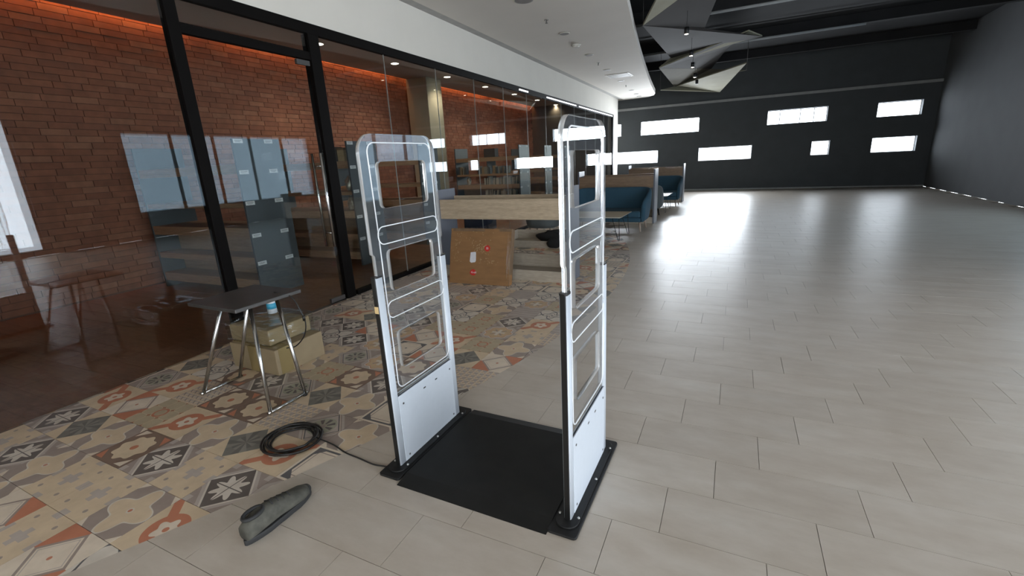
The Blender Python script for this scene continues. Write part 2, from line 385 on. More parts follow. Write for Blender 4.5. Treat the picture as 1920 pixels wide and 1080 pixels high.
# hall tiles ---------------------------------------------------------
def clip(poly, keep_in):
    cx = sum(p[0] for p in poly)/len(poly); cyy = sum(p[1] for p in poly)/len(poly)
    dx, dy = cx-ARC_C[0], cyy-ARC_C[1]; L = math.hypot(dx, dy); nx, ny = dx/L, dy/L
    lim = ARC_R
    def f(p):
        v = (p[0]-ARC_C[0])*nx + (p[1]-ARC_C[1])*ny
        # distance measured with the local sagitta of the arc
        tt = -(p[0]-ARC_C[0])*ny + (p[1]-ARC_C[1])*nx
        e = math.sqrt(max(0.0, lim*lim - tt*tt)) - v
        return e if keep_in else -e
    out = []
    for i in range(len(poly)):
        a, b = poly[i], poly[(i+1) % len(poly)]; fa, fb = f(a), f(b)
        if fa >= 0: out.append(a)
        if (fa >= 0) != (fb >= 0):
            k = fa/(fa-fb); out.append((a[0]+(b[0]-a[0])*k, a[1]+(b[1]-a[1])*k))
    return out
def area2(p): return abs(sum(p[i][0]*p[(i+1) % len(p)][1] - p[(i+1) % len(p)][0]*p[i][1] for i in range(len(p))))/2
def slab(mb, poly, mi, zt, uvf=None):
    n = len(poly); o = len(mb.v)
    mb.v += [(x, y, FZ) for x, y in poly] + [(x, y, zt) for x, y in poly]
    if uvf: mb.uv += [uvf(x, y) for x, y in poly]*2
    mb.f.append(tuple(range(o+n, o+2*n))); mb.m.append(mi); mb.sm.append(False)
    for i in range(n):
        j = (i+1) % n; mb.f.append((o+i, o+j, o+j+n, o+i+n)); mb.m.append(mi); mb.sm.append(False)
GAP = 0.0012
TR = 0.0137; ct, st_ = math.cos(TR), math.sin(TR)
tiles = []
for row in range(-22, 62):
    y0 = 2.261 + 0.2983*row; off = -0.414 + 0.2*row
    off = off % 0.6
    for k in range(-5, 10):
        x0 = off + 0.6*k - 0.03
        quad = [(x0+GAP, y0+GAP), (x0+0.6-GAP, y0+GAP), (x0+0.6-GAP, y0+0.2983-GAP), (x0+GAP, y0+0.2983-GAP)]
        W4 = [(0.03 + x*ct - (y-2.4)*st_, 2.4 + x*st_ + (y-2.4)*ct) for x, y in quad]
        if not (-2.9 < W4[0][0] < RX-0.3) or W4[0][1] > FARY-0.3 or W4[0][1] < -4: continue
        pl = clip(W4, False)
        if len(pl) < 3 or area2(pl) < 0.0008: continue
        tiles.append(pl)
# the largest in the picture become single tiles, the rest one joined part
def inview(p):
    cx = sum(q[0] for q in p)/len(p); cyy = sum(q[1] for q in p)/len(p)
    d = Vector((cx, cyy, -1.55)); w = d.dot(fw)
    if w < 0.3: return 0
    x = 960 + FPX*d.dot(rt)/w; y = 540 - FPX*d.dot(up)/w
    if not (-200 < x < 2120 and -100 < y < 1180): return 0
    k = 1.0 if 480 < x < 1440 else 0.12
    return k*area2(p)/w**3
tiles.sort(key=inview, reverse=True)
rest = MB()
for i, pl in enumerate(tiles):
    if i < 285 and inview(pl) > 0:
        cx = sum(q[0] for q in pl)/len(pl); cyy = sum(q[1] for q in pl)/len(pl)
        mb = MB(); slab(mb, [(x-cx, y-cyy) for x, y in pl], 0, random.uniform(-0.0004, 0.0))
        mb.build('stone_tile', M['stone'], fl, loc=(cx, cyy, 0), fix=False)
    else: slab(rest, pl, 0, 0.0)
o = rest.build('stone_tiles_beyond', M['stone'], fl, fix=False); o['kind'] = 'stuff'
# patchwork tiles -----------------------------------------------------
KNOWN = {(0, 3): 'diamond', (0, 4): 'flower', (0, 5): 'dots', (0, 6): 'ring', (0, 7): 'scroll', (1, 3): 'star', (1, 4): 'petal', (1, 5): 'ornate', (1, 6): 'rosette', (1, 7): 'stripe',
         (1, 9): 'scroll', (1, 10): 'frame', (2, 8): 'scroll', (2, 5): 'petal', (2, 6): 'petal', (2, 7): 'flower', (3, 7): 'frame', (3, 6): 'scroll', (3, 1): 'blossom', (4, 2): 'medal',
         (5, 3): 'rosette', (3, 4): 'diamond', (2, 2): 'blossom', (2, -1): 'medal', (1, -1): 'flower', (3, 0): 'star', (2, 0): 'flower', (1, 2): 'weave', (0, 2): 'weave', (-1, 4): 'medal',
         (-1, 5): 'weave', (2, 4): 'ring', (2, 3): 'diamond', (3, 2): 'ornate', (3, 3): 'frame', (4, 3): 'ornate', (4, 1): 'petal', (2, 1): 'rosette', (5, 4): 'diamond', (6, 4): 'rosette',
         (7, 5): 'ring', (4, 5): 'rosette', (5, 2): 'dots', (1, 8): 'ornate', (0, 8): 'petal', (2, 9): 'stripe', (3, 8): 'petal', (3, 5): 'petal', (4, 4): 'ornate', (3, -1): 'weave', (3, -2): 'star', (2, -2): 'ring'}
rr = random.Random(11); mos = []
for j in range(-8, 60):
    for i in range(-4, 11):
        cx = -1.645 - 0.3055*i; cyy = 2.015 + 0.3015*j
        kind = KNOWN.get((i, j)) or rr.choice(PK)
        rot = rr.choice((0, 1)) if (i, j) not in KNOWN else 0
        if cx < -4.6 or cyy > FARY-0.2: continue
        hx, hy = 0.3055/2-GAP, 0.3015/2-GAP
        pl = clip([(cx-hx, cyy-hy), (cx+hx, cyy-hy), (cx+hx, cyy+hy), (cx-hx, cyy+hy)], True)
        # cut at the glass wall
        xl = WP(-0.0, cyy).x
        if cx + hx < xl - 0.15: continue
        pl = [(max(x, xl-0.03), y) for x, y in pl]
        if len(pl) < 3 or area2(pl) < 0.0008: continue
        mos.append((pl, cx, cyy, PK.index(kind), rot))
mos.sort(key=lambda q: inview(q[0]), reverse=True)
rest = MB(); rest.uv = []
def uvfun(cx, cyy, rot):
    def f(x, y):
        u, v = (x-cx)/0.15, (y-cyy)/0.15
        return (v, -u) if rot else (u, v)
    return f
for n, (pl, cx, cyy, ki, rot) in enumerate(mos):
    if n < 280 and inview(pl) > 0:
        mb = MB(); mb.uv = []; slab(mb, [(x-cx, y-cyy) for x, y in pl], 0, rr.uniform(-0.0005, 0.0), uvfun(0, 0, rot))
        mb.build('patterned_tile', PM[ki], fl, loc=(cx, cyy, 0), fix=False)
    else: slab(rest, pl, ki, 0.0, uvfun(cx, cyy, rot))
o = rest.build('patterned_tiles_beyond', PM, fl, fix=False); o['kind'] = 'stuff'

# reading-room floor of planks behind the glass
fr_ = MB().box(-4.2, -0.03, -1, 19.5, -0.03, -0.006).build('floor', M['floor_wood'], frame=True); struct(fr_, 'brown wooden plank floor of the room behind the glass')
pl_mesh = MB().box(-0.598, 0.598, -0.0985, 0.0985, -0.006, 0.0).mesh('floor_plank', [M['floor_wood']])
restp = MB(); cnt = 0
for r_ in range(0, 96):
    y = 0.3 + 0.2*r_
    for k in range(-1, 4):
        x = -0.63 - 1.2*k + (0.4*(r_ % 3) - 0.4)
        a, b = max(x-0.598, -3.6), min(x+0.598, -0.03)
        if b - a < 0.05: continue
        if 2.2 < y < 13 and cnt < 200:
            cnt += 1
            o = link('floor_plank', pl_mesh if b-a > 1.19 else MB().box(a-x, b-x, -0.0985, 0.0985, -0.006, 0.0).mesh('floor_plank', [M['floor_wood']]), fr_, loc=(x, y, 0))
        else: restp.box(a, b, y-0.0985, y+0.0985, -0.006, 0)
o = restp.build('floor_planks_beyond', M['floor_wood'], fr_); o['kind'] = 'stuff'

# white bulkhead above the glass, white end pier
TOPZ = 3.71
w = MB().box(-0.20, 0.02, -3.0, 18.85, 3.08, 4.7).box(-0.20, 0.02, 18.85, 19.65, 0, 4.7).box(-0.2, 0.02, -5, 0.2, 0, 3.08)
struct(w.build('wall_left', M['white_paint'], frame=True), 'white plastered wall above the glass partition')
struct(MB().box(0.02, 0.19, -3, 19.65, 3.716, 3.74).build('shade_strip_1', M['gap_shade'], frame=True), 'grey strip standing in for the shade of the gap between wall and ceiling')  # nearly flush strip, the shade of the gap is put into its grey
# curved white ceiling: outline in hall coordinates
edge = [(-0.35, -4.1), (-0.75, 0.0), (-1.10, 3.5), (-1.40, 5.6), (-1.69, 7.51), (-1.97, 9.42), (-2.25, 11.4), (-2.46, 13.0), (-2.70, 14.93), (-2.90, 16.6), (-3.07, 18.15), (-3.16, 19.0), (-3.30, 19.55), (-3.55, 19.9), (-4.0, 20.08), (-4.9, 20.15)]
left = [WP(-0.18, s).to_2d() for s in (19.9, 12, 4, -3.5)]
poly = edge + [(p.x, p.y) for p in left]
ce = MB().prism(poly, TOPZ, 3.86); ceo = ce.build('ceiling', M['ceiling_paint']); struct(ceo, 'low white ceiling with a curved free edge')
struct(MB().box(-9.2, RX+0.2, -4.4, FARY+0.5, 4.7, 4.8).build('ceiling', M['black_ceiling']), 'black open ceiling above the hanging boards')
cd_ = MB()
for y in (5.0, 8.5, 12.0, 15.5, 18.6): cd_.box(-4.2, RX, y, y+0.18, 4.45, 4.69)
struct(cd_.build('ceiling_beams', M['black_ceiling']), 'black beams under the open ceiling')
o = MB(); o.cyl((12.0, 4.42), 0.03, -2.9, 2.5, 12, ax='x'); o.cyl((15.4, 4.40), 0.03, -3.2, 2.5, 12, ax='x')
struct(o.build('ceiling_pipes', M['grey_trim']), 'pale pipes crossing the black ceiling')
# reading-room ceiling, stopping short of the brick wall to leave a light cove
struct(MB().box(-3.47, -0.2, -1, 19.5, 3.71, 3.80).build('ceiling', M['inner_ceiling'], frame=True), 'dull ceiling of the room behind the glass')
struct(MB().box(-3.9, -0.2, -1, 19.5, 4.02, 4.1).build('ceiling', M['inner_ceiling'], frame=True))
led = MB().box(-3.52, -3.49, 0, 19.3, 3.84, 3.86).build('led_strip', M['led_glow'], frame=True)
tag(led, 'warm orange light strip hidden in the cove above the brick wall', 'light')
for s in (3, 8, 13, 18):
    p = WP(3.53, s-0.2, 3.90); a = area('cove_light', p, (0, 0, 0), 0.05, 4.6, 26, (1.0, 0.34, 0.10)); a.rotation_euler = (0, math.radians(32), PHI)

# brick wall of the reading room
bw = MB().box(-3.80, -3.60, -1, 19.5, -0.03, 4.05).build('wall_brick', M['mortar'], frame=True); struct(bw, 'long red-orange brick wall of the room behind the glass')
BL, BH = 0.30, 0.082
bm_ = [MB().box(0, 0.022, -BL/2+0.004, BL/2-0.004, -BH/2+0.0035, BH/2-0.0035).mesh('brick', [M['brick%d' % i]], bev=0.003, seg=1) for i in range(4)]
cand = []
for r_ in range(0, 49):
    z = 0.02 + BH*(r_+0.5); off = random.random()*BL
    s = -0.8 + off
    while s < 19.3:
        cand.append((s, z)); s += BL
def bscore(c):
    P = WP(3.6, c[0], c[1]); d = P - Vector((0, 0, 1.55)); w_ = d.dot(fw)
    if w_ < 0.5: return 0
    x = 960 + FPX*d.dot(rt)/w_; y = 540 - FPX*d.dot(up)/w_
    if not (548 < x < 1130 and 90 < y < 420): return 0
    return 1/w_**2 * (1.0 if c[1] > 1.7 else 0.3)
cand.sort(key=bscore, reverse=True)
restb = MB()
for n, (s, z) in enumerate(cand):
    k = random.choice((0, 0, 1, 1, 2, 3)); jit = random.uniform(-0.004, 0.003)
    if n < 295: link('brick', bm_[k], bw, loc=(-3.60+jit-0.003, s, z))
    else: restb.box(-3.60, -3.585+jit, s-BL/2+0.004, s+BL/2-0.004, z-BH/2+0.0035, z+BH/2-0.0035, k)
o = restb.build('bricks_beyond', [M['brick%d' % i] for i in range(4)], bw, fix=False); o['kind'] = 'stuff'
struct(MB().box(-3.6, -0.2, 19.3, 19.5, -0.03, 4.05).build('wall_end', M['end_wall'], frame=True), 'dark brown end wall of the glazed room')
struct(MB().box(-3.6, -0.2, -1.2, -1.0, -0.03, 4.05).build('wall_end', M['end_wall'], frame=True))
col_ = MB().box(-3.50, -2.87, 10.42, 11.1, -0.006, 3.71).build('column', M['column_paint'], frame=True, bev=0.01); struct(col_, 'beige square column in front of the brick wall')

# far dark wall with slot windows
def wall_with_holes(x0, x1, z0, z1, holes, mk):
    xs = sorted(set([x0, x1] + [h[0] for h in holes] + [h[1] for h in holes])); zs = sorted(set([z0, z1] + [h[2] for h in holes] + [h[3] for h in holes]))
    mb = MB()
    for a, b in zip(xs, xs[1:]):
        run = None
        for c, d in zip(zs, zs[1:]):
            mx_, mz = (a+b)/2, (c+d)/2
            if any(h[0] < mx_ < h[1] and h[2] < mz < h[3] for h in holes):
                if run: mk(mb, a, b, *run); run = None
            else: run = (run[0] if run else c, d)
        if run: mk(mb, a, b, *run)
    return mb
fwl = wall_with_holes(-9.0, RX+0.2, 0, 4.7, FAR_W, lambda mb, a, b, c, d: mb.box(a, b, FARY, FARY+0.3, c, d))
struct(fwl.build('wall_far', M['dark_wall']), 'charcoal far wall pierced by bright slot windows')
struct(MB().box(-9.0, RX, FARY-0.05, FARY-0.001, 3.31, 3.40).build('trim_2', M['grey_trim'], bev=0.004), 'pale grey moulding high on the dark far wall')
struct(MB().box(-9.0, RX, FARY-0.018, FARY-0.001, 0, 0.05).build('baseboard_far', M['grey_trim']), 'pale baseboard along the dark far wall')
M['window_glass'] = thin_glass('window_glass', (0.96, 0.98, 1.0))
for n, (x0, x1, z0, z1) in enumerate(FAR_W):
    r_ = root('window_%d' % (n+2), ((x0+x1)/2, FARY, z0)); struct(r_)
    hw = (x1-x0)/2; h = z1-z0
    f = MB().box(-hw, hw, 0.2, 0.25, 0, 0.015).box(-hw, hw, 0.2, 0.25, h-0.015, h).box(-hw, -hw+0.015, 0.2, 0.25, 0.015, h-0.015).box(hw-0.015, hw, 0.2, 0.25, 0.015, h-0.015)
    f.build('window_frame', M['dark_steel'], r_)
    cuts = [-hw+0.015, hw-0.015]
    if n == 1: cuts = [-hw+0.015, -hw+0.41, -hw+1.06, -hw+1.49, hw-0.015]
    for a, b in zip(cuts, cuts[1:]):
        MB().box(a+0.006, b-0.006, 0.222, 0.228, 0.015, h-0.015).build('pane', M['window_glass'], r_)
        if b != cuts[-1]: MB().box(b-0.012, b+0.012, 0.2, 0.25, 0.015, h-0.015).build('mullion', M['dark_steel'], r_)
for x, wd_ in ((-4.72, 0.07), (-4.05, 0.09), (-3.6, 0.05)):
    pass

# right wall with the tall glazing
G0, G1 = -1.9, 5.1
B0, B1 = 7.2, 13.4
mb = MB().box(RX, RX+0.2, -4.4, G0, 0, 4.7).box(RX, RX+0.2, G1, B0, 0, 4.7).box(RX, RX+0.2, B1, FARY+0.3, 0, 4.7).box(RX, RX+0.2, B0, B1, 0, 0.7).box(RX, RX+0.2, B0, B1, 2.75, 4.7).box(RX, RX+0.2, G0, G1, 2.95, 4.7).box(RX, RX+0.2, G0, G1, 0, 0.12)
struct(mb.build('wall_right', M['right_wall']), 'grey right-hand wall with tall glazing near the entrance')
r_ = root('window_1', (RX, G0, 0.12)); struct(r_, 'tall entrance glazing in the right wall')
for k in range(6):
    y = (G1-G0)*k/5
    MB().box(0.05, 0.12, y-0.03 if k else 0, y+0.03 if k < 5 else y, 0, 2.83).build('mullion', M['black_frame'], r_)
    if k < 5: MB().box(0.08, 0.09, y+0.03, y+(G1-G0)/5-0.03, 0.0, 2.83).build('pane', M['window_glass'], r_)
M['tinted'] = thin_glass('tinted_window_glass', (0.40, 0.46, 0.50))
r_ = root('window_10', (RX, B0, 0.7)); struct(r_, 'band of tinted windows in the right wall')
for k in range(6):
    y = (B1-B0)*k/5
    MB().box(0.05, 0.12, y-0.03 if k else 0, y+0.03 if k < 5 else y, 0, 2.05).build('mullion', M['black_frame'], r_)
    if k < 5: MB().box(0.08, 0.09, y+0.03, y+(B1-B0)/5-0.03, 0.0, 2.05).build('pane', M['tinted'], r_)
bk = MB().box(-9.0, -1.0, -4.4, -4.2, 0, 4.7).box(5.0, RX, -4.4, -4.2, 0, 4.7).box(-1.0, 5.0, -4.4, -4.2, 2.95, 4.7).box(-1.0, 5.0, -4.4, -4.2, 0, 0.15)
struct(bk.build('wall_back', M['right_wall']), 'back wall behind the photographer with a wide entrance opening')
struct(MB().box(-9.2, -9.0, -4.4, FARY+0.3, 0, 4.7).build('wall_outer', M['right_wall']))

# ------------------------------------------------------------------ glass partition
gw = root('window_glass_partition', FO, PHI); struct(gw, 'long frameless glass partition in black frames')
MB().box(-0.03, 0.03, 0.2, 18.85, 2.975, 3.08).build('top_frame', M['black_frame'], gw, bev=0.003)
MB().box(-0.05, 0.03, 4.13, 18.75, 0.0, 0.055).build('bottom_frame', M['black_frame'], gw, bev=0.003)
MB().box(-0.07, 0.035, 3.945, 4.09, 0.0, 2.975).build('mullion', M['black_frame'], gw, bev=0.004)
MB().box(-0.05, 0.03, 18.72, 18.85, 0.0, 2.975).build('mullion', M['black_frame'], gw, bev=0.004)
MB().box(-0.03, 0.03, 2.60, 3.945, 2.71, 2.79).build('transom', M['black_frame'], gw, bev=0.003)
MB().box(-0.05, 0.03, 2.50, 2.60, 0.0, 2.975).build('mullion', M['black_frame'], gw, bev=0.004)
MB().box(-0.006, 0.006, 2.60, 3.945, 2.79, 2.975).build('pane', M['glass_wall'], gw)
MB().box(-0.006, 0.006, 0.2, 2.50, 0.0, 2.975).build('pane', M['glass_wall'], gw)
s = 4.09
while s < 18.6:
    e = min(s + 1.214 if s > 4.1 else 5.207, 18.72)
    if e > 18.5: e = 18.72
    MB().box(-0.006, 0.006, s+0.0015, e-0.0015, 0.055, 2.975).build('pane', M['glass_wall'], gw)
    if e < 18.7: MB().box(-0.0062, 0.0068, e-0.0015, e+0.0015, 0.055, 2.975).build('seam', M['seam'], gw)
    s = e
dr = root('door_1', FO, PHI); struct(dr, 'frameless glass door with a tall steel pull bar')
MB().box(-0.006, 0.006, 2.61, 3.93, 0.012, 2.70).build('door_pane', M['glass_wall'], dr)
MB().box(-0.018, 0.018, 3.70, 3.92, 0.012, 0.065).build('patch_fitting', M['dark_steel'], dr, bev=0.002)
MB().box(-0.018, 0.018, 3.76, 3.93, 2.65, 2.70).build('patch_fitting', M['dark_steel'], dr, bev=0.002)
for x in (0.055, -0.075):
    h = MB().cyl((x, 3.84), 0.0145, 0.68, 1.74, 16).build('pull_handle', M['steel'], dr)
for z in (0.84, 1.60):
    MB().cyl((3.84, z), 0.009, -0.065, 0.045, 12, ax='x').build('handle_standoff', M['steel'], dr)
struct(MB().box(-0.03, 0.03, 2.60, 3.93, -0.004, 0.003).build('trim_3', M['dark_steel'], frame=True), 'metal threshold under the glass door')

M['reflection_glow'] = plain('reflection_glow', (1, 1, 1), 0.5, emit=((0.93, 0.95, 1.0), 1.6))  # added glow standing in for a bright daylight reflection on the frame
g = root('reflection_strip', FO, PHI)
for a, b in ((9.6, 10.1), (11.3, 13.8), (14.1, 18.6)): MB().box(0.03, 0.04, a, b, 3.0, 3.03).build('reflection_segment', M['reflection_glow'], g)
tag(g, 'broken white glowing strip standing in for a reflection along the top frame of the far glass panels', 'light')

# ------------------------------------------------------------------ security gates
def prof(y0, y1, xc, w, r=0.012):
    return rrect(xc-w/2, xc+w/2, y0, y1, r, 4)
def gate(x, y, label):
    g = root('security_gate', (x, y, 0))
    # base plate and raised foot
    MB().prism(rrect(-0.066, 0.066, -0.083, 0.655, 0.016), 0.0, 0.012).build('base_plate', M['base_black'], g, bev=0.0015, seg=1)
    MB().prism(rrect(-0.052, 0.052, -0.048, 0.632, 0.05, 8), 0.012, 0.020).build('base_foot', M['base_black'], g, bev=0.002)
    for sx in (-1, 1):
        for by in (0.025, 0.30, 0.57):
            MB().cyl((sx*0.0435, by), 0.0065, 0.0195, 0.0235, 6).cyl((sx*0.0435, by), 0.0035, 0.0235, 0.0265, 8).build('bolt', M['bolt'], g)
    # columns
    for nm, a, b in (('front_column', 0.0, 0.050), ('rear_column', 0.535, 0.585)):
        c = MB().prism([(xx, yy) for xx, yy in prof(a, b, 0, 0.034, 0.010)], 0.020, 1.046, smooth=True).build(nm, M['gate_white'], g)
        MB().prism([(xx*1.05, (yy-(a+b)/2)*1.04+(a+b)/2) for xx, yy in prof(a, b, 0, 0.034, 0.010)], 1.046, 1.054).build('end_cap', M['gate_black'], c)
    MB().prism([(-0.0115, -0.0035), (0.0115, -0.0035), (0.0125, 0.004), (-0.0125, 0.004)], 0.020, 1.048).build('front_strip', M['gate_black'], g, bev=0.001, seg=1)
    MB().prism([(-0.0125, 0.581), (0.0125, 0.581), (0.0115, 0.5885), (-0.0115, 0.5885)], 0.020, 1.048).build('rear_strip', M['gate_black'], g, bev=0.001, seg=1)
    # lower cover panels, one each side
    for sx in (-1, 1):
        xa, xb = (0.0125, 0.0185) if sx > 0 else (-0.0185, -0.0125)
        p = MB().box(xa, xb, 0.046, 0.539, 0.020, 0.405).build('cover_panel', M['gate_white'], g, bev=0.001, seg=1)
        xo = 0.0185*sx
        for sy in (0.262, 0.372):
            MB().box(min(xo, xo+0.0008*sx), max(xo, xo+0.0008*sx), sy-0.010, sy+0.010, 0.349, 0.356).build('slot', M['gate_black'], p)
        for sy in (0.078, 0.512):
            for sz in (0.045, 0.352):
                MB().cyl((sy, sz), 0.0055, min(xo, xo+0.002*sx), max(xo, xo+0.002*sx), 12, ax='x').build('screw', M['dark_steel'], p)
    MB().box(-0.010, 0.010, 0.05, 0.535, 0.395, 0.424).build('bracket_rail', M['steel'], g, bev=0.002)
    # acrylic body: outline with three windows, as a filled 2D curve
    cu = bpy.data.curves.new('acrylic', 'CURVE'); cu.dimensions = '2D'; cu.fill_mode = 'BOTH'; cu.extrude = 0.0105
    def spl(pts):
        sp = cu.splines.new('POLY'); sp.points.add(len(pts)-1); sp.use_cyclic_u = True
        for i, (a, b) in enumerate(pts): sp.points[i].co = (a, b, 0, 1)
    R = 0.088; out = []
    for cxx, czz, a0 in ((0.573-R, 1.700-R, 0), (0.010+R, 1.700-R, 90)):
        for k in range(13):
            a = math.radians(a0 + 90*k/12); out.append((cxx + R*math.cos(a), czz + R*math.sin(a)))
    out += [(0.010, 1.160), (0.022, 1.150), (0.022, 0.40), (0.563, 0.40), (0.563, 1.150), (0.573, 1.160)]
    spl(out)
    HOLES = ((0.120, 0.482, 1.361, 1.577), (0.122, 0.479, 0.952, 1.159), (0.124, 0.477, 0.533, 0.736))
    for hy0, hy1, hz0, hz1 in HOLES: spl(list(reversed(rrect(hy0, hy1, hz0, hz1, 0.024, 5))))
    tmp = bpy.data.objects.new('tmp', cu); COL.objects.link(tmp)
    me = bpy.data.meshes.new_from_object(tmp.evaluated_get(bpy.context.evaluated_depsgraph_get()))
    bpy.data.objects.remove(tmp); me.materials.clear(); me.materials.append(M['acrylic']); me.materials.append(M['acrylic_edge'])
    for v in me.vertices: a, b, c = v.co; v.co = (c, a, b)
    b_ = bmesh.new(); b_.from_mesh(me); bmesh.ops.remove_doubles(b_, verts=b_.verts, dist=1e-5); bmesh.ops.recalc_face_normals(b_, faces=b_.faces); b_.to_mesh(me); b_.free()
    for p in me.polygons:
        p.material_index = 0 if abs(p.normal.x) > 0.7 else 1
    ac = link('acrylic_panel', me, g)
    # milled light-coloured lines
    def line(pts, closed):
        MB().tube([(0.0102, a, b) for a, b in pts], 0.0031, 6, closed=closed).build('milled_line', M['groove'], ac)
    def arc(cxx, czz, r, a0, a1, n=6): return [(cxx+r*math.cos(math.radians(a0+(a1-a0)*k/n)), czz+r*math.sin(math.radians(a0+(a1-a0)*k/n))) for k in range(n+1)]
    y0, y1 = 0.058, 0.533
    line([(y0+0.006, 1.262)] + arc(y0+0.045, 1.616, 0.045, 180, 90) + arc(y1-0.045, 1.616, 0.045, 90, 0) + [(y1, 1.250)], False)
    line(rrect(y0+0.003, y1+0.006, 1.195, 1.279, 0.038, 6), True)
    line([(y0+0.006, 1.212), (y0+0.006, 0.875)], False); line([(y1+0.003, 1.215), (y1+0.003, 0.875)], False)
    line(rrect(y0+0.006, y1+0.006, 0.824, 0.910, 0.036, 6), True)
    line([(y0+0.010, 0.84)] + arc(y0+0.050, 0.480, 0.040, 180, 270) + arc(y1-0.040, 0.480, 0.040, 270, 360) + [(y1, 0.84)], False)
    tag(g, label, 'security gate', 'pair of library security gates')
    return g
g1 = gate(-1.527, 1.571, 'left clear acrylic security gate with white lower housing beside the patchwork floor')
MB().prism([(-0.0118, -0.0045), (0.0118, -0.0045), (0.0118, -0.0036), (-0.0118, -0.0036)], 0.873, 0.908).build('sticker', M['sticker'], g1)['label'] = 'yellow sticker on the black strip'
g2 = gate(-0.577, 1.561, 'right clear acrylic security gate with white lower housing, nearest to the camera')
# ramp mat between the gates: bevelled front and back
x0, x1 = -1.452, -0.640
mt = MB(); zt = 0.018
ys = [(1.463, 0.001), (1.545, zt), (2.165, zt), (2.235, 0.001)]
vs = []
for x in (x0, x1): vs += [(x, yy, zz) for yy, zz in ys] + [(x, 2.235, 0.0), (x, 1.463, 0.0)]
fs = [(0, 1, 7, 6), (1, 2, 8, 7), (2, 3, 9, 8), (3, 4, 10, 9), (4, 5, 11, 10), (5, 0, 6, 11), (0, 5, 4, 3, 2, 1), (6, 7, 8, 9, 10, 11)]
o = mt.add(vs, fs).build('ramp_mat', M['rubber']); tag(o, 'black rubber ramp mat lying between the two security gates', 'mat')

# ------------------------------------------------------------------ seating booths
def divider(xa, xb, y, label, d=0.42, upper=M['oak'], tall=1.21):
    g = root('booth_divider', ((xa+xb)/2, y, 0)); hw = (xb-xa)/2
    for sx in (-1, 1):
        a, b = (-hw, -hw+0.035) if sx < 0 else (hw-0.035, hw)
        MB().box(a, b, 0, d, 0, tall).build('side_panel', M['divider_grey'], g, bev=0.003)
    i0, i1 = -hw+0.035, hw-0.035
    MB().box(i0, i1, 0.012, 0.036, 0.81, 1.075).build('upper_board', upper, g, bev=0.002)
    MB().box(i0, i1, d-0.036, d-0.012, 0.81, 1.10).build('upper_board', upper, g, bev=0.002)
    MB().box(i0, i1, 0.036, d-0.036, 0.985, 1.005).build('trough_base', M['oak_dull'], g)
    MB().box(i0, i1, 0.012, 0.036, 0.0, 0.145).build('lower_board', M['oak_dull'], g, bev=0.002)
    MB().box(i0, i1, d-0.036, d-0.012, 0.0, 0.285).build('lower_board', M['oak_dull'], g, bev=0.002)
    MB().box(i0, i1, 0.036, d-0.036, 0.09, 0.11).build('trough_base', M['oak_dull'], g)
    tag(g, label, 'divider', 'oak booth dividers along the corridor'); return g
divider(-3.80, -1.87, 5.33, 'nearest pale oak booth divider with grey side panels, behind the brown cardboard box')
divider(-3.53, -1.735, 10.78, 'middle oak booth divider standing behind the blue sofa', upper=M['walnut'])
divider(-3.42, -1.66, 15.7, 'farthest oak booth divider, nearest the dark wall', upper=M['walnut'], tall=1.19)
g = root('low_planter', (-3.05, 7.5, 0))
MB().box(-0.75, 0.45, 0.0, 0.024, 0.0, 0.13).build('front_board', M['oak_dull'], g, bev=0.002)
MB().box(-0.75, 0.45, 0.39, 0.414, 0.0, 0.27).build('back_board', M['oak_dull'], g, bev=0.002)
MB().box(-0.75, 0.45, 0.024, 0.39, 0.08, 0.10).build('trough_base', M['oak_dull'], g)
for a in (-0.775, 0.45): MB().box(a, a+0.025, 0.0, 0.414, 0.0, 0.27).build('end_board', M['oak_dull'], g, bev=0.002)
tag(g, 'low pale oak trough on the patchwork floor under the black bag', 'planter')

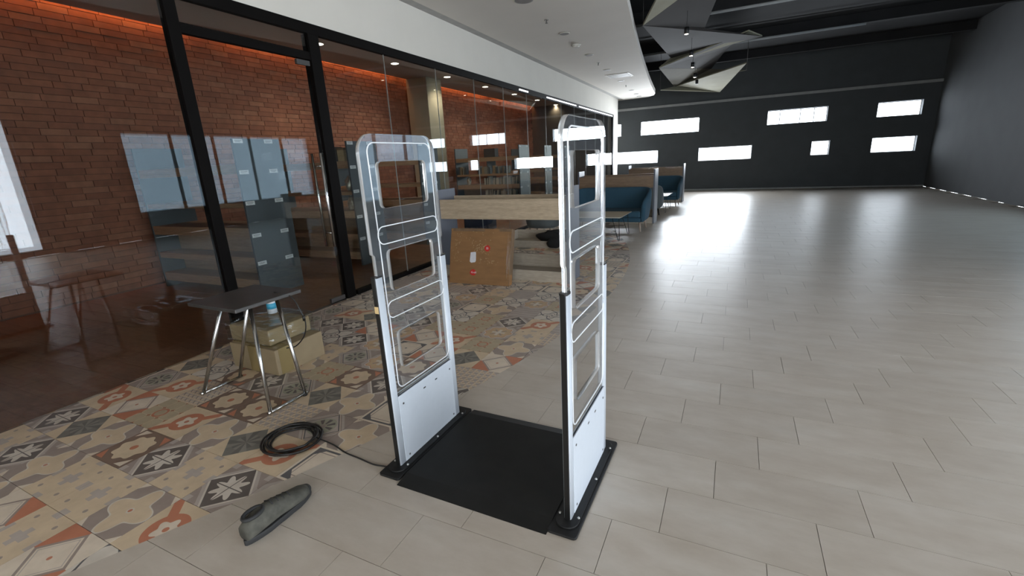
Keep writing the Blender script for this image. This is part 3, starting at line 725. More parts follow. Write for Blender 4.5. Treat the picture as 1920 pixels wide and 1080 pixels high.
def tub(name, label, cat, loc, rz, w, d, hb, ha, mat, group=None, leg=M['leg_wood'], lz=0.20):
    """upholstered tub seat: one wrapping back-and-arm shell, seat, four tapered legs; faces -y"""
    g = root(name, loc, rz); N = 28
    path = []
    hw, hd = w/2, d/2; r = min(0.26, hw*0.8)
    pts = []
    for k in range(7): pts.append((-hw, -hd + (2*hd - r)*k/6))
    for k in range(1, 7): a = PI - PI/2*k/6; pts.append((-hw + r + r*math.cos(a), hd - r + r*math.sin(a)))
    nb = 6
    for k in range(1, nb): pts.append((-hw + r + (w-2*r)*k/nb, hd))
    for k in range(0, 7): a = PI/2 - PI/2*k/6; pts.append((hw - r + r*math.cos(a), hd - r + r*math.sin(a)))
    for k in range(1, 7): pts.append((hw, hd - r - (2*hd - r)*k/6))
    n = len(pts); mb = MB(); th = 0.085
    for i, (px, py) in enumerate(pts):
        a = Vector(pts[max(i-1, 0)]); b = Vector(pts[min(i+1, n-1)]); t = (b-a).normalized(); nx, ny = t.y, -t.x      # inward
        f = max(0.0, min(1.0, (py + hd)/(2*hd))); f = f*f*(3-2*f); h = ha + (hb-ha)*f
        endf = 1.0
        if i in (0, n-1): endf = 0.72
        lean = 0.05*f
        z0 = lz
        prof_ = [(0.035, z0, 0), (0.0, z0+0.06, 0), (-0.012-lean*0.4, (z0+h)/2, 0), (-0.005-lean, z0+(h-z0)*endf-0.05, 0), (0.02-lean, z0+(h-z0)*endf, 0), (th*0.75-lean, z0+(h-z0)*endf, 0), (th-lean, z0+(h-z0)*endf-0.05, 0), (th+0.01, z0+0.12, 0), (th, z0, 0)]
        for q, z, _ in prof_: mb.v.append((px + nx*q, py + ny*q, z))
    m = 9
    for i in range(n-1):
        for k in range(m):
            l = (k+1) % m; mb.f.append((i*m+k, i*m+l, (i+1)*m+l, (i+1)*m+k)); mb.m.append(0); mb.sm.append(True)
    mb.f.append(tuple(range(m))); mb.m.append(0); mb.sm.append(True); mb.f.append(tuple((n-1)*m+k for k in reversed(range(m)))); mb.m.append(0); mb.sm.append(True)
    sh = mb.build('backrest_shell', mat, g)
    sd = sh.modifiers.new('sub', 'SUBSURF'); sd.levels = 1; sd.render_levels = 2
    MB().box(-hw+th-0.01, hw-th+0.01, -hd+0.02, hd-th+0.01, lz+0.005, lz+0.10).build('seat_base', mat, g, bev=0.02)
    MB().box(-hw+th, hw-th, -hd, hd-th-0.01, lz+0.10, 0.43).build('seat_cushion', mat, g, bev=0.035, seg=3)
    for sx in (-1, 1):
        for sy in (-1, 1):
            lx, ly = sx*(hw-0.12), sy*(hd-0.12)
            MB().tube([(lx+sx*0.03, ly+sy*0.03, 0), (lx, ly, lz+0.01)], [0.013, 0.022], 10).build('leg', leg, g)
    tag(g, label, cat, group); return g
tub('sofa', 'teal blue upholstered tub sofa behind the oak table with hairpin legs', 'sofa', (-2.52, 9.86, 0), 0, 1.62, 0.80, 0.87, 0.62, M['teal'])
tub('sofa', 'second blue tub sofa, farther back between the middle and farthest dividers', 'sofa', (-2.32, 14.6, 0), 0, 1.45, 0.80, 0.87, 0.62, M['teal'])
tub('tub_chair', 'grey tub chair seen under the nearest divider board beside the black bag', 'chair', (-3.62, 8.75, 0), PI, 0.68, 0.62, 0.80, 0.60, M['grey_fabric'], 'grey tub chairs in the booths')
tub('tub_chair', 'grey tub chair just behind the middle divider', 'chair', (-2.10, 12.1, 0), PI, 0.66, 0.62, 0.80, 0.60, M['grey_fabric'], 'grey tub chairs in the booths', leg=M['black_frame'])
def table(x0, x1, y0, y1, z, label):
    g = root('coffee_table', ((x0+x1)/2, (y0+y1)/2, 0)); hw, hd = (x1-x0)/2, (y1-y0)/2
    mb = MB(); t = 0.022
    a = rrect(-hw, hw, -hd, hd, 0.02, 3); b = rrect(-hw+0.03, hw-0.03, -hd+0.03, hd-0.03, 0.012, 3); n = len(a)
    mb.v = [(x, y, z) for x, y in a] + [(x, y, z-0.006) for x, y in a] + [(x, y, z-t) for x, y in b]
    mb.f = [tuple(range(n)), tuple(2*n+k for k in reversed(range(n)))]; mb.m = [0, 0]; mb.sm = [False, False]
    for i in range(n):
        j = (i+1) % n
        mb.f += [(i+n, j+n, j, i), (i+2*n, j+2*n, j+n, i+n)]; mb.m += [1, 1]; mb.sm += [False, False]
    mb.build('table_top', [M['table_oak'], M['white_edge']], g)
    for sx in (-1, 1):
        for sy in (-1, 1):
            cx, cy_ = sx*(hw-0.10), sy*(hd-0.10); fx, fy = sx*(hw-0.05), sy*(hd-0.05)
            P = [(cx-sx*0.09, cy_, z-t), (fx-sx*0.012, fy, 0.012), (fx, fy, 0.004), (fx+sx*0.010, fy, 0.012), (cx+sx*0.04, cy_, z-t)]
            MB().tube(P, 0.0055, 8).build('hairpin_leg', M['gate_black'], g)
            MB().box(cx-0.10 if sx > 0 else cx-0.05, cx+0.05 if sx > 0 else cx+0.10, cy_-0.03, cy_+0.03, z-t-0.003, z-t).build('leg_plate', M['gate_black'], g)
    tag(g, label, 'table', 'oak coffee tables with hairpin legs')
table(-3.10, -1.93, 8.38, 9.30, 0.45, 'oak coffee table with black hairpin legs in front of the nearer blue sofa')
table(-2.85, -1.72, 12.75, 13.75, 0.45, 'second coffee table, seen past the middle divider edge')

# navy stool seen through the glass under the board
g = root('pouf', WP(0.75, 8.9), PHI)
MB().prism(rrect(-0.30, 0.30, -0.28, 0.28, 0.10, 6), 0.10, 0.44, smooth=True).build('cushion', M['navy'], g, bev=0.02)
for sx in (-1, 1):
    for sy in (-1, 1): MB().tube([(sx*0.2, sy*0.2, 0.0), (sx*0.2, sy*0.2, 0.11)], 0.018, 8).build('leg', M['gate_black'], g)
tag(g, 'navy blue upholstered pouf on the wooden floor behind the glass', 'stool')

# ------------------------------------------------------------------ cardboard box leaning on the divider
g = root('cardboard_box', (-3.03, 4.99, 0.0), math.radians(2.5)); g.rotation_euler = (math.radians(-15.5), 0, math.radians(2.7))
BW, BHt, BT = 0.445, 0.735, 0.10
mb = MB().box(-BW, BW, 0.0, BT, 0.0, BHt)
# slightly bulged front
body = mb.mesh('carton_body', [M['card']], bev=0.006)
b_ = bmesh.new(); b_.from_mesh(body); bmesh.ops.subdivide_edges(b_, edges=b_.edges[:], cuts=6, use_grid_fill=True)
for v in b_.verts:
    v.co.y += 0.004*math.sin(v.co.x*9)*math.sin(v.co.z*7); v.co.x += 0.004*math.sin(v.co.z*8 + 1)
b_.to_mesh(body); b_.free(); link('carton_body', body, g)
MB().box(-BW-0.001, BW+0.003, -0.002, 0.004, BHt-0.035, BHt+0.002).build('top_flap', M['card_edge'], g, bev=0.001)
MB().box(BW-0.002, BW+0.003, -0.001, BT+0.002, 0.0, BHt).build('side_flap', M['card_edge'], g, bev=0.001)
wr = MB(); rw = random.Random(5)
for k in range(9):            # wrinkled film ridges along the right-hand edge
    xx = BW - 0.004 - 0.011*k*0.5; zz0 = rw.uniform(0.02, 0.2); zz1 = rw.uniform(0.5, 0.73)
    wr.tube([(xx + rw.uniform(-0.006, 0.006), -0.003, zz0 + (zz1-zz0)*q/6) for q in range(7)], 0.0012, 5)
fm = wr.build('film_wrinkles', M['film'], g); fm['kind'] = 'stuff'
gl = MB()  # short pale threads painted in as highlights on the film
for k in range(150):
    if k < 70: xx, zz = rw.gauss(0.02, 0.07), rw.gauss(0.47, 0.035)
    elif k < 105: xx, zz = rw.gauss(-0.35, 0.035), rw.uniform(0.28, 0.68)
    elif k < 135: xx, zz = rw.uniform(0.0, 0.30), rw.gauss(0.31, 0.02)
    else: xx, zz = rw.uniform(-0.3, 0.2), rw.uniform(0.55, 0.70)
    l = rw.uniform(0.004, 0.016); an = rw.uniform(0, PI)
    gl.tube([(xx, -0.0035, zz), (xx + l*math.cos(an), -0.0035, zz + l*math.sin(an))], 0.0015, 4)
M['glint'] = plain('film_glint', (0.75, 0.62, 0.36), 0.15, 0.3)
fm = gl.build('painted_glints', M['glint'], g); fm['kind'] = 'stuff'
def blob(cx, cz, r, seed, sq=1.0):
    q = random.Random(seed); return [(cx + r*q.uniform(0.88, 1.1)*math.cos(2*PI*k/14), cz + sq*r*q.uniform(0.88, 1.1)*math.sin(2*PI*k/14)) for k in range(14)]
def text(body, size, mat, parent, loc, rot, name='lettering', ext=0.0004):
    c = bpy.data.curves.new(name, 'FONT'); c.body = body; c.size = size; c.extrude = ext; c.align_x = 'CENTER'; c.align_y = 'CENTER'; c.materials.append(mat)
    tmp = bpy.data.objects.new('tmp', c); COL.objects.link(tmp)
    me = bpy.data.meshes.new_from_object(tmp.evaluated_get(bpy.context.evaluated_depsgraph_get())); bpy.data.objects.remove(tmp)
    if not me.materials: me.materials.append(mat)
    o = link(name, me, parent); o.location = loc; o.rotation_euler = rot; return o
for (cx, cz, r, sd, tx, ts) in ((0.115, 0.478, 0.042, 1, 'IIi', 0.045), (-0.078, 0.155, 0.044, 2, 'G-eill', 0.036)):
    st = MB().prism(blob(cx, cz, r, sd), -0.0055, -0.0035, ax='y').build('red_sticker', M['red_sticker'], g); st['label'] = 'torn red sticker'
    text(tx, ts, M['paper'], st, (cx + (0.012 if sd == 2 else 0), -0.006, cz), (PI/2, 0, 0))
pp = MB().prism([(-0.135, 0.300), (-0.115, 0.282), (-0.055, 0.292), (-0.045, 0.315), (-0.05, 0.418), (-0.062, 0.428), (-0.128, 0.420)], -0.0055, -0.0035, ax='y').build('paper_label', M['paper'], g); pp['label'] = 'white paper label'
tag(g, 'large flat brown cardboard box with red stickers leaning against the nearest divider', 'box')

# black cloth bag on the low trough
g = root('bag', (-2.93, 7.52, 0))
def lump(name, cx, cy_, cz, sx, sy, sz, seed, mat, parent, cuts=3):
    b_ = bmesh.new(); bmesh.ops.create_icosphere(b_, subdivisions=cuts, radius=1.0); q = random.Random(seed)
    ph = [(q.uniform(2, 5), q.uniform(2, 5), q.uniform(2, 5), q.uniform(0, 6)) for _ in range(4)]
    for v in b_.verts:
        n = v.co.normalized(); k = 1 + sum(0.05*math.sin(n.x*a + n.y*b + n.z*c + d) for a, b, c, d in ph)
        v.co = Vector((cx + n.x*sx*k, cy_ + n.y*sy*k, max(cz + n.z*sz*k, cz - sz*0.75)))
    for f in b_.faces: f.smooth = True
    me = bpy.data.meshes.new(name); b_.to_mesh(me); b_.free(); me.materials.append(mat); return link(name, me, parent)
lump('bag_body', 0.0, 0.19, 0.175, 0.38, 0.20, 0.13, 3, M['black_cloth'], g)
lump('hanging_flap', 0.02, -0.045, 0.095, 0.13, 0.04, 0.10, 5, M['black_cloth'], g)
MB().tube([(-0.2, 0.1, 0.25), (-0.12, 0.05, 0.31), (0.0, 0.04, 0.31), (0.1, 0.08, 0.27)], 0.012, 8).build('strap', M['black_cloth'], g)
tag(g, 'black cloth bag slumped over the low oak trough', 'bag')

# ------------------------------------------------------------------ bookcases behind the glass
LEV = [(0.10, 0.22), (0.44, 0.52), (0.78, 0.90), (1.15, 1.21), (1.57, 1.68)]
def bookcase(s0, s1, label, u0=1.17, u1=3.30, labels=True):
    g = root('bookcase', FO, PHI)
    g.location = WP(u0, s0); L = u1-u0; w_ = s1-s0
    for a in (0.0, L-0.03):
        p = MB().box(-a-0.03, -a, 0, w_, 0, 1.975).build('end_panel', M['shelf_grey'], g, bev=0.002)
        if a == 0 and labels:
            for cy_ in (0.075, w_-0.16):
                for z in (1.945, 1.58, 1.205, 0.80, 0.44):
                    lb = MB().box(0.0, 0.0015, cy_-0.062, cy_+0.062, z-0.024, z+0.024).box(0.0015, 0.0018, cy_-0.045, cy_+0.045, z+0.004, z+0.009, 1).box(0.0015, 0.0018, cy_-0.04, cy_+0.03, z-0.010, z-0.006, 1)
                    lb.build('shelf_label', [M['paper'], M['ink']], p)
    for z0, z1 in LEV:
        MB().box(-L+0.03, -0.03, 0.01, w_-0.01, z0, z1).build('shelf_board', M['shelf_oak'], g, bev=0.002)
    MB().box(-L+0.03, -0.03, w_/2-0.01, w_/2+0.01, 0.22, 0.44).box(-L+0.03, -0.03, w_/2-0.01, w_/2+0.01, 0.52, 0.78).build('back_panel', M['shelf_oak'], g)
    tag(g, label, 'bookcase', 'grey-ended oak bookcases behind the glass'); return g
bookcase(3.69, 4.34, 'bookcase behind the glass door, at the left edge of the photo')
bookcase(5.55, 6.22, 'bookcase right of the door frame with white labels down its grey end panel')
bookcase(7.41, 8.06, 'bookcase seen through and beside the left security gate')
bookcase(12.2, 12.95, 'bookcase beyond the beige column holding rows of books')
bookcase(14.25, 14.9, 'far bookcase whose grey end panel stands behind the right gate')
bookcase(16.3, 16.95, 'farthest bookcase in the glazed room')
bk_mesh = {}
def book(u, s, z, h, t, ci, lean, label, group):
    k = (ci, round(h, 2), round(t, 3))
    if k not in bk_mesh:
        d = 0.16
        m_ = MB().box(-t/2, t/2, 0, 0.004, 0, h).box(-t/2, -t/2+0.003, 0.004, d, 0, h).box(t/2-0.003, t/2, 0.004, d, 0, h).box(-t/2+0.003, t/2-0.003, 0.004, d-0.004, 0.003, h-0.003, 1)
        bk_mesh[k] = m_.mesh('book', [M['book%d' % ci], M['pages']])
    o = link('book', bk_mesh[k]); o.location = WP(u, s, z); o.rotation_euler = (0, lean, PHI)
    tag(o, label, 'book', group)
rb = random.Random(21)
ROWS = [(1.21, [(1.55, 2.05), (2.15, 2.55), (2.95, 3.2)], 'book standing on the upper shelf of the bookcase beyond the column', 'books on the upper shelf beyond the column', (1, 4, 2, 5)),
        (0.90, [(1.3, 2.35)], 'pale book standing on the middle shelf of the bookcase beyond the column', 'books on the middle shelf beyond the column', (0, 3, 2)),
        (0.52, [(1.35, 2.3)], 'book standing on the low shelf of the bookcase beyond the column', 'books on the low shelf beyond the column', (0, 3, 2))]
for z, runs, lab, grp, cols in ROWS:
    for a, b in runs:
        u = a
        while u < b:
            t = rb.choice((0.03, 0.04, 0.05)); h = rb.choice((0.19, 0.21, 0.23)); ln = rb.choice((0, 0, 0, 0.10))
            ci = rb.choice(cols); book(u+t/2, 12.23, z + (0.003 if ln else 0), h, t, ci, ln, ('grey', 'charcoal', 'olive-grey', 'cream', 'black', 'tan')[ci] + (' leaning ' if ln else ' ') + lab.replace('pale ', ''), grp); u += t + (0.03 if ln else 0.002) + (0.05 if rb.random() < 0.12 else 0)
# things on the shelves
def simple_box(name, u, s, z, a, b, h, mat, label, lid):
    g = root(name, WP(u, s, z), PHI)
    MB().box(-a/2, a/2, -b/2, b/2, 0, h).build('box_body', mat, g, bev=0.003)
    MB().box(-a/2-0.002, a/2+0.002, -b/2-0.002, b/2+0.002, h-0.03, h+0.002).build('lid', lid, g, bev=0.002)
    tag(g, label, 'box')
simple_box('storage_box', 1.55, 5.67, 1.68, 0.16, 0.16, 0.22, M['dark_box'], 'dark box on the top board of the bookcase right of the door frame', M['dark_box'])
simple_box('storage_box', 1.36, 5.67, 1.68, 0.13, 0.16, 0.20, M['table_oak'], 'tan box beside the dark box on the top bookcase board', M['card_edge'])
simple_box('storage_box', 2.15, 12.38, 1.68, 0.36, 0.24, 0.24, M['dark_box'], 'dark brown box on top of the bookcase beyond the column', M['dark_box'])
for (u, s, z, lab, sd) in ((1.33, 5.66, 1.21, 'crumpled foil packet on the upper shelf of the labelled bookcase', 1), (1.33, 5.66, 0.90, 'crumpled foil packet on the middle shelf of the labelled bookcase', 2), (2.92, 12.3, 0.90, 'silver plastic-wrapped bundle at the left end of the far bookcase', 3)):
    g = root('foil_packet', WP(u, s, z), PHI); lump('packet_body', 0, 0, 0.105, 0.07, 0.06, 0.13, sd, M['foil'], g)
    MB().tube([(-0.02, 0, 0.20), (0.0, 0, 0.24), (0.02, 0, 0.20)], 0.005, 6).build('tie', M['paper'], g)
    tag(g, lab, 'packet')

# downlights of the reading room
first = None
for k in range(7):
    s_ = 6.62 + 2.11*k
    P = WP(2.50, s_, 3.71)
    g = root('ceiling_light', P)
    MB().cyl((0, 0), 0.095, -0.006, 0.0, 24).build('trim_ring', M['white_edge'], g)
    MB().cyl((0, 0), 0.078, -0.009, -0.006, 24).build('lens', M['lamp_glow'], g)
    ordn = ('nearest', 'second nearest', 'third nearest', 'middle', 'third farthest', 'second farthest', 'farthest')[k]
    tag(g, ordn + ' glowing round downlight in the row behind the glass', 'ceiling light', 'downlights in the ceiling behind the glass')
    l = bpy.data.lights.new('downlight', 'SPOT'); l.energy = 95; l.color = (1.0, 0.86, 0.66); l.spot_size = 2.2; l.spot_blend = 0.8; l.shadow_soft_size = 0.08
    lo = bpy.data.objects.new('downlight', l); COL.objects.link(lo); lo.location = P + Vector((0, 0, -0.03))

# ------------------------------------------------------------------ fittings in the white ceiling
def fit(kind, x, y, label):
    g = root(kind, (x, y, TOPZ))
    if kind == 'ceiling_light':
        MB().cyl((0, 0), 0.10, -0.008, 0, 24).build('trim_ring', M['white_edge'], g); MB().cyl((0, 0), 0.082, -0.010, -0.008, 24).build('lens', M['lamp_off'], g); c = 'ceiling light'; gp = 'unlit round lights in the white ceiling'
    elif kind == 'sprinkler':
        MB().cyl((0, 0), 0.035, -0.006, 0, 20).build('rosette', M['steel'], g); MB().cyl((0, 0), 0.010, -0.05, -0.006, 10).build('stem', M['dark_steel'], g); MB().cyl((0, 0), 0.022, -0.053, -0.050, 12).build('deflector', M['dark_steel'], g); c = 'sprinkler'; gp = 'sprinklers in the white ceiling'
    elif kind == 'ceiling_speaker':
        MB().cyl((0, 0), 0.13, -0.010, 0, 28).build('rim', M['grey_trim'], g); MB().cyl((0, 0), 0.11, -0.013, -0.010, 28).build('grille', M['lamp_off'], g); c = 'speaker'; gp = None
    elif kind == 'smoke_detector':
        MB().cyl((0, 0), 0.09, -0.02, 0, 24, r2=0.10).build('base', M['white_edge'], g); MB().cyl((0, 0), 0.05, -0.05, -0.02, 20, r2=0.08).build('sensor_head', M['white_edge'], g); c = 'smoke detector'; gp = None
    else:
        MB().box(-0.33, 0.33, -0.33, 0.33, -0.010, 0).build('vent_frame', M['white_edge'], g)
        for k in range(7): MB().box(-0.28, 0.28, -0.27+0.09*k-0.03, -0.27+0.09*k+0.03, -0.016, -0.010).build('slat', M['lamp_off'] if k % 2 else M['white_edge'], g)
        c = 'vent'; gp = None
    tag(g, label, c, gp)
fit('ceiling_speaker', -2.93, 6.63, 'round grey speaker in the white ceiling at the top edge')
fit('sprinkler', -3.02, 7.70, 'nearest small sprinkler head in the white ceiling')
fit('ceiling_light', -3.07, 8.69, 'nearest unlit round light in the white ceiling')
fit('smoke_detector', -3.17, 9.65, 'white smoke detector on the white ceiling between two unlit lights')
fit('ceiling_light', -3.23, 10.74, 'second unlit round light in the white ceiling, past the smoke detector')
fit('sprinkler', -3.31, 11.77, 'sprinkler head past the second unlit ceiling light')
fit('ceiling_light', -3.38, 12.83, 'third unlit round light, just before the ceiling vent')
fit('ceiling_vent', -3.31, 13.93, 'square slatted air vent in the white ceiling')
fit('ceiling_light', -3.52, 15.00, 'fourth unlit round light, just past the ceiling vent')
fit('sprinkler', -3.59, 16.02, 'farthest sprinkler head in the white ceiling')
fit('ceiling_light', -3.69, 17.33, 'fifth unlit round light, past the farthest sprinkler')
fit('ceiling_light', -3.76, 18.51, 'sixth unlit round light near the far end of the white ceiling')
fit('ceiling_light', -3.81, 19.30, 'last unlit round light beside the far ceiling edge')

# ------------------------------------------------------------------ hanging folded boards and spotlights
V = dict(a=(-1.76, 9.12, 3.72), b=(-0.98, 8.58, 3.95), b2=(-1.04, 7.36, 3.95), d=(-0.91, 11.1, 3.95), dd=(-0.46, 8.79, 4.1), e=(0.2, 13.79, 4.15), f=(-1.91, 13.83, 3.95),
         g=(-2.2, 13.68, 3.72), h=(-0.1, 12.98, 4.15), i2=(-0.59, 14.36, 4.1), j=(-1.09, 16.45, 3.95), j2=(-0.11, 16.03, 3.74), k=(-2.21, 16.97, 3.61), l=(-2.49, 15.85, 3.42), m=(-0.955, 19.5, 3.57), o=(-0.11, 14.8, 3.74), p=(0.35, 11.2, 4.15))
def baffle(tris, label, hang):
    g = root('hanging_board', Vector(V[hang]))
    o0 = Vector(V[hang])
    for keys, mt_ in tris:
        P = [Vector(V[k]) - o0 for k in keys]; n = (P[1]-P[0]).cross(P[2]-P[0]).normalized()
        if n.z > 0: n = -n
        c = sum(P, Vector())/len(P); P = [c + (p-c)*0.992 for p in P]
        Q = [p - n*0.03 for p in P]; N = len(P); mb = MB()
        mb.add(P + Q, [tuple(range(N)), tuple(range(2*N-1, N-1, -1))] + [(i, (i+1) % N, (i+1) % N + N, i+N) for i in range(N)])
        mb.build('facet', M[mt_], g)
        MB().tube([P[0] + Vector((0, 0, 0)), (P[0].x*0.98, P[0].y, 4.7 - o0.z)], 0.003, 5).build('hanging_wire', M['dark_steel'], g) if False else None
    for key in (tris[0][0][0], tris[-1][0][1]):
        q = Vector(V[key]) - o0; MB().tube([(q.x, q.y, q.z+0.0), (q.x, q.y, 4.46-o0.z)], 0.004, 6).build('hanging_wire', M['dark_steel'], g)
    tag(g, label, 'ceiling board', 'folded boards hanging under the black ceiling')
baffle([(('a', 'b2', 'b'), 'facet_lit'), (('a', 'b', 'dd', 'd'), 'facet'), (('a', 'd', 'e', 'f'), 'facet')], 'nearest folded grey board hanging under the black ceiling', 'a')
baffle([(('f', 'e', 'h', 'g'), 'facet_lit'), (('g', 'h', 'i2', 'j'), 'facet'), (('g', 'j', 'k'), 'facet_half_lit'), (('j', 'j2', 'k'), 'facet_half_lit')], 'middle folded grey board hanging under the black ceiling', 'g')
baffle([(('l', 'k', 'm'), 'facet_lit'), (('k', 'o', 'm'), 'facet_lit')], 'farthest folded board, toned as lit, hanging under the black ceiling', 'l')
ords = ('nearest', 'second nearest', 'middle', 'second farthest', 'farthest')
for k, P in enumerate([(-1.07, 9.47, 3.6), (-1.19, 11.57, 3.6), (-1.3, 13.1, 3.6), (-1.39, 14.72, 3.58), (-1.40, 15.5, 3.5)]):
    g = root('spotlight', P)
    MB().cyl((0, 0), 0.042, -0.05, 0.06, 20).build('lamp_housing', M['spot_black'], g)
    MB().cyl((0, 0), 0.030, -0.053, -0.050, 20).build('lens', M['lamp_glow'] if k < 4 else M['lamp_off'], g)
    MB().cyl((0, 0), 0.004, 0.06, 4.69-P[2], 8).build('suspension_rod', M['spot_black'], g)
    tag(g, ords[k] + ' small black cylinder spotlight below the hanging boards', 'spotlight', 'black spotlights in a row under the hanging boards')
    if k < 4:
        l = bpy.data.lights.new('spot', 'SPOT'); l.energy = 9; l.color = (1.0, 0.88, 0.7); l.spot_size = 1.0; l.spot_blend = 0.6; l.shadow_soft_size = 0.03
        lo = bpy.data.objects.new('spot', l); COL.objects.link(lo); lo.location = (P[0], P[1], P[2]-0.09)

# ------------------------------------------------------------------ left foreground
g = root('cardboard_carton', (-3.45, 2.34, 0))
MB().box(-0.28, 0.28, -0.23, 0.23, 0, 0.215).build('carton_body', M['card_pale'], g, bev=0.006)
MB().box(-0.05, 0.05, -0.232, 0.232, -0.0, 0.2175).build('tape_band', M['tape'], g, bev=0.001)
MB().box(-0.282, 0.2815, -0.2, -0.09, 0.001, 0.2178).build('tape_band', M['tape'], g, bev=0.001)
tag(g, 'pale cardboard carton with packing tape on the floor at the left edge', 'box')
g = root('wrapped_carton', (-3.52, 2.36, 0.2185))
MB().box(-0.25, 0.24, -0.2, 0.2, 0, 0.13).build('carton_body', M['card_pale'], g, bev=0.01)
b_ = bmesh.new(); bmesh.ops.create_cube(b_, size=1.0); bmesh.ops.subdivide_edges(b_, edges=b_.edges[:], cuts=9, use_grid_fill=True); q = random.Random(4)
for v in b_.verts: v.co = Vector((v.co.x*0.53 - 0.005, v.co.y*0.44, v.co.z*0.16 + 0.081)) + Vector((q.uniform(-1, 1), q.uniform(-1, 1), q.uniform(0, 1)))*0.007
me = bpy.data.meshes.new('plastic_wrap'); b_.to_mesh(me); b_.free(); me.materials.append(M['film']); link('plastic_wrap', me, g)
tag(g, 'carton wrapped in shiny clear plastic on top of the pale carton', 'box')
g = root('bottle', (-3.55, 2.42, 0.392))
MB().cyl((0, 0), 0.038, 0, 0.15, 20).cyl((0, 0), 0.038, 0.15, 0.185, 20, r2=0.015).build('bottle_body', M['white_plastic'], g)
MB().cyl((0, 0), 0.0386, 0.04, 0.09, 20).build('wrap_label', M['blue_plastic'], g)
MB().cyl((0, 0), 0.016, 0.185, 0.21, 16).build('cap', M['white_plastic'], g)
tag(g, 'white bottle with blue label standing on the wrapped carton', 'bottle')
# folding stand whose splayed leg enters the picture
g = root('folding_stand', (-3.05, 1.93, 0))
MB().box(-0.30, 0.22, -0.25, 0.25, 0.70, 0.725).build('tray', M['dark_steel'], g, bev=0.004)
for sx, tx in ((1, -0.02), (-1, 0.0)):
    for sy in (-1, 1):
        fx = 0.34 if sx > 0 else -0.40
        MB().tube([(fx, sy*0.02 + (0.02 if sy > 0 else -0.22), 0.012), (sx*0.16 + tx, sy*0.10, 0.70)], 0.013, 8).build('leg', M['steel'], g)
    fx = 0.34 if sx > 0 else -0.40
    MB().tube([(fx, -0.26, 0.014), (fx, 0.06, 0.014)], 0.011, 8).build('foot_rail', M['steel'], g)
MB().cyl((0.34, 0.035), 0.018, 0.0, 0.012, 14).build('foot_pad', M['gate_black'], g)
tag(g, 'steel folding stand with one splayed leg at the left edge', 'stand')
# cables
def cat(P, n=8):
    P = [Vector(p) for p in P]; P = [P[0]*2-P[1]] + P + [P[-1]*2-P[-2]]; out = []
    for i in range(1, len(P)-2):
        for k in range(n):
            t = k/n; a, b, c, d = P[i-1], P[i], P[i+1], P[i+2]
            out.append(0.5*((2*b) + (c-a)*t + (2*a-5*b+4*c-d)*t*t + (3*b-a-3*c+d)*t*t*t))
    return out + [P[-2]]
g = root('coiled_cable', (-2.30, 1.53, 0)); q = random.Random(9)
for k in range(5):
    R0 = 0.115 + 0.012*k; zz = 0.008 + 0.011*(k % 3)
    MB().tube([(R0*math.cos(2*PI*i/28)*(1.08) + q.uniform(-0.002, 0.002), R0*math.sin(2*PI*i/28), zz + 0.003*math.sin(i+k)) for i in range(28)], 0.0062, 8, closed=True).build('cable_loop', M['cable'], g)
lead = cat([(0.14, 0.06, 0.02), (0.27, 0.06, 0.006), (0.40, 0.03, 0.006), (0.52, 0.02, 0.006), (0.62, 0.01, 0.006), (0.69, 0.02, 0.006), (0.712, 0.02, 0.008)])
MB().tube(lead, 0.0042, 8).build('cable_lead', M['cable'], g)
tag(g, 'black coiled cable on the floor leading to the left security gate', 'cable')
g = root('hanging_cable', (-2.95, 2.05, 0))
MB().tube(cat([(0.0, 0.0, 0.73), (0.13, 0.03, 0.70), (0.19, 0.04, 0.60), (0.21, 0.05, 0.50), (0.18, 0.04, 0.40), (0.10, 0.02, 0.32), (0.02, 0.0, 0.30)]), 0.0045, 8).build('cable_run', M['cable'], g)
MB().cyl((0.205, 0.047), 0.010, 0.52, 0.56, 10).build('ferrite_bead', M['cable'], g)
tag(g, 'thin black cable hanging in a loop off the steel stand', 'cable')

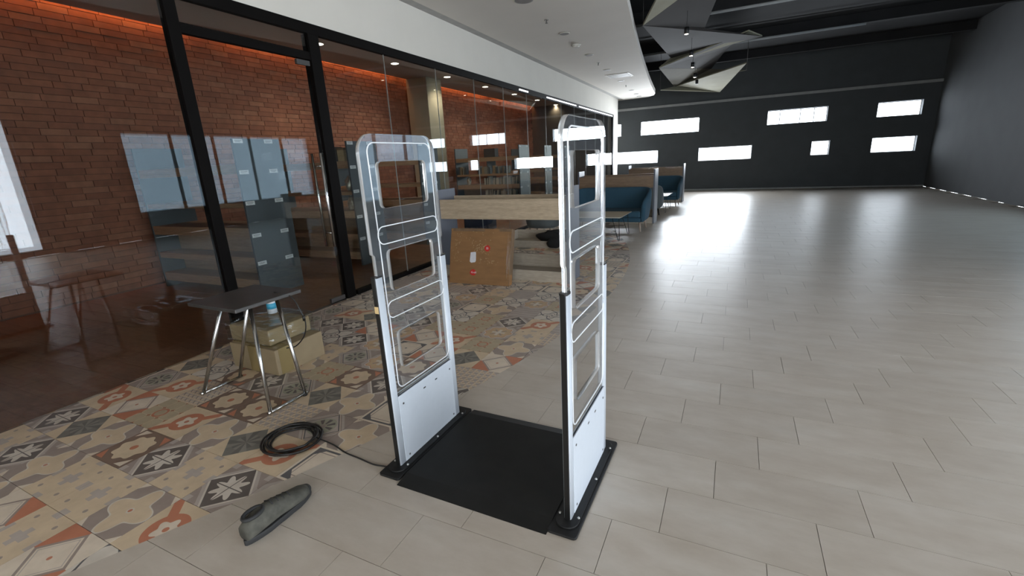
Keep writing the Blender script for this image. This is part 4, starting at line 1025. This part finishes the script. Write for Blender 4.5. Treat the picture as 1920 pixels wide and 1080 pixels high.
# shoe
g = root('shoe', (-1.815, 0.925, 0), math.radians(3)); g.scale = (1.12, 1.12, 1.15)
def section_body(secs, name, mat, parent):
    mb = MB(); n = 14
    for (y, w, z0, z1, xo) in secs:
        for k in range(n):
            a = 2*PI*k/n; cz = (z0+z1)/2; h = (z1-z0)/2; ca, sa = math.cos(a), math.sin(a)
            mb.v.append((xo + w*ca*(1 if sa < 0 else 0.93), y, cz + h*(abs(sa)**0.75)*(1 if sa > 0 else -1)))
    for i in range(len(secs)-1):
        for k in range(n):
            l = (k+1) % n; mb.f.append((i*n+k, i*n+l, (i+1)*n+l, (i+1)*n+k)); mb.m.append(0); mb.sm.append(True)
    mb.f.append(tuple(range(n))); mb.m.append(0); mb.sm.append(True); mb.f.append(tuple((len(secs)-1)*n+k for k in reversed(range(n)))); mb.m.append(0); mb.sm.append(True)
    return mb.build(name, mat, parent)
section_body([(-0.02, 0.030, 0.02, 0.085, 0), (0.01, 0.038, 0.018, 0.10, 0), (0.06, 0.040, 0.018, 0.108, 0), (0.12, 0.042, 0.018, 0.10, 0), (0.17, 0.048, 0.018, 0.082, 0.003), (0.22, 0.050, 0.018, 0.066, 0.004), (0.26, 0.042, 0.018, 0.056, 0.002), (0.285, 0.022, 0.02, 0.045, 0)], 'upper', M['shoe'], g)
sole = []
for k in range(28):
    a = 2*PI*k/28; yy = 0.135 + 0.162*math.sin(a); w_ = 0.044 + 0.008*math.sin(a); sole.append((w_*math.cos(a)*(0.9 if abs(math.sin(a)) < 0.3 else 1.0), yy))
MB().prism(sole, 0.0, 0.024, smooth=True).build('sole', M['sole'], g, bev=0.003)
section_body([(0.245, 0.043, 0.018, 0.052, 0.002), (0.272, 0.036, 0.018, 0.050, 0.001), (0.290, 0.020, 0.019, 0.044, 0)], 'toe_cap', M['sole'], g)
MB().tube([(0.026*math.cos(2*PI*i/16), 0.03+0.040*math.sin(2*PI*i/16), 0.104) for i in range(16)], 0.008, 8, closed=True).build('collar', M['sole'], g)
for k in range(4):
    yy = 0.10 + 0.027*k; zz = 0.104 - 0.008*k
    MB().tube([(-0.024, yy, zz-0.006), (0, yy+0.006, zz+0.002), (0.024, yy, zz-0.006)], 0.0025, 6).build('lace', M['sole'], g)
tag(g, 'grey-brown walking shoe with dark toe rubber at the lower left edge', 'shoe')
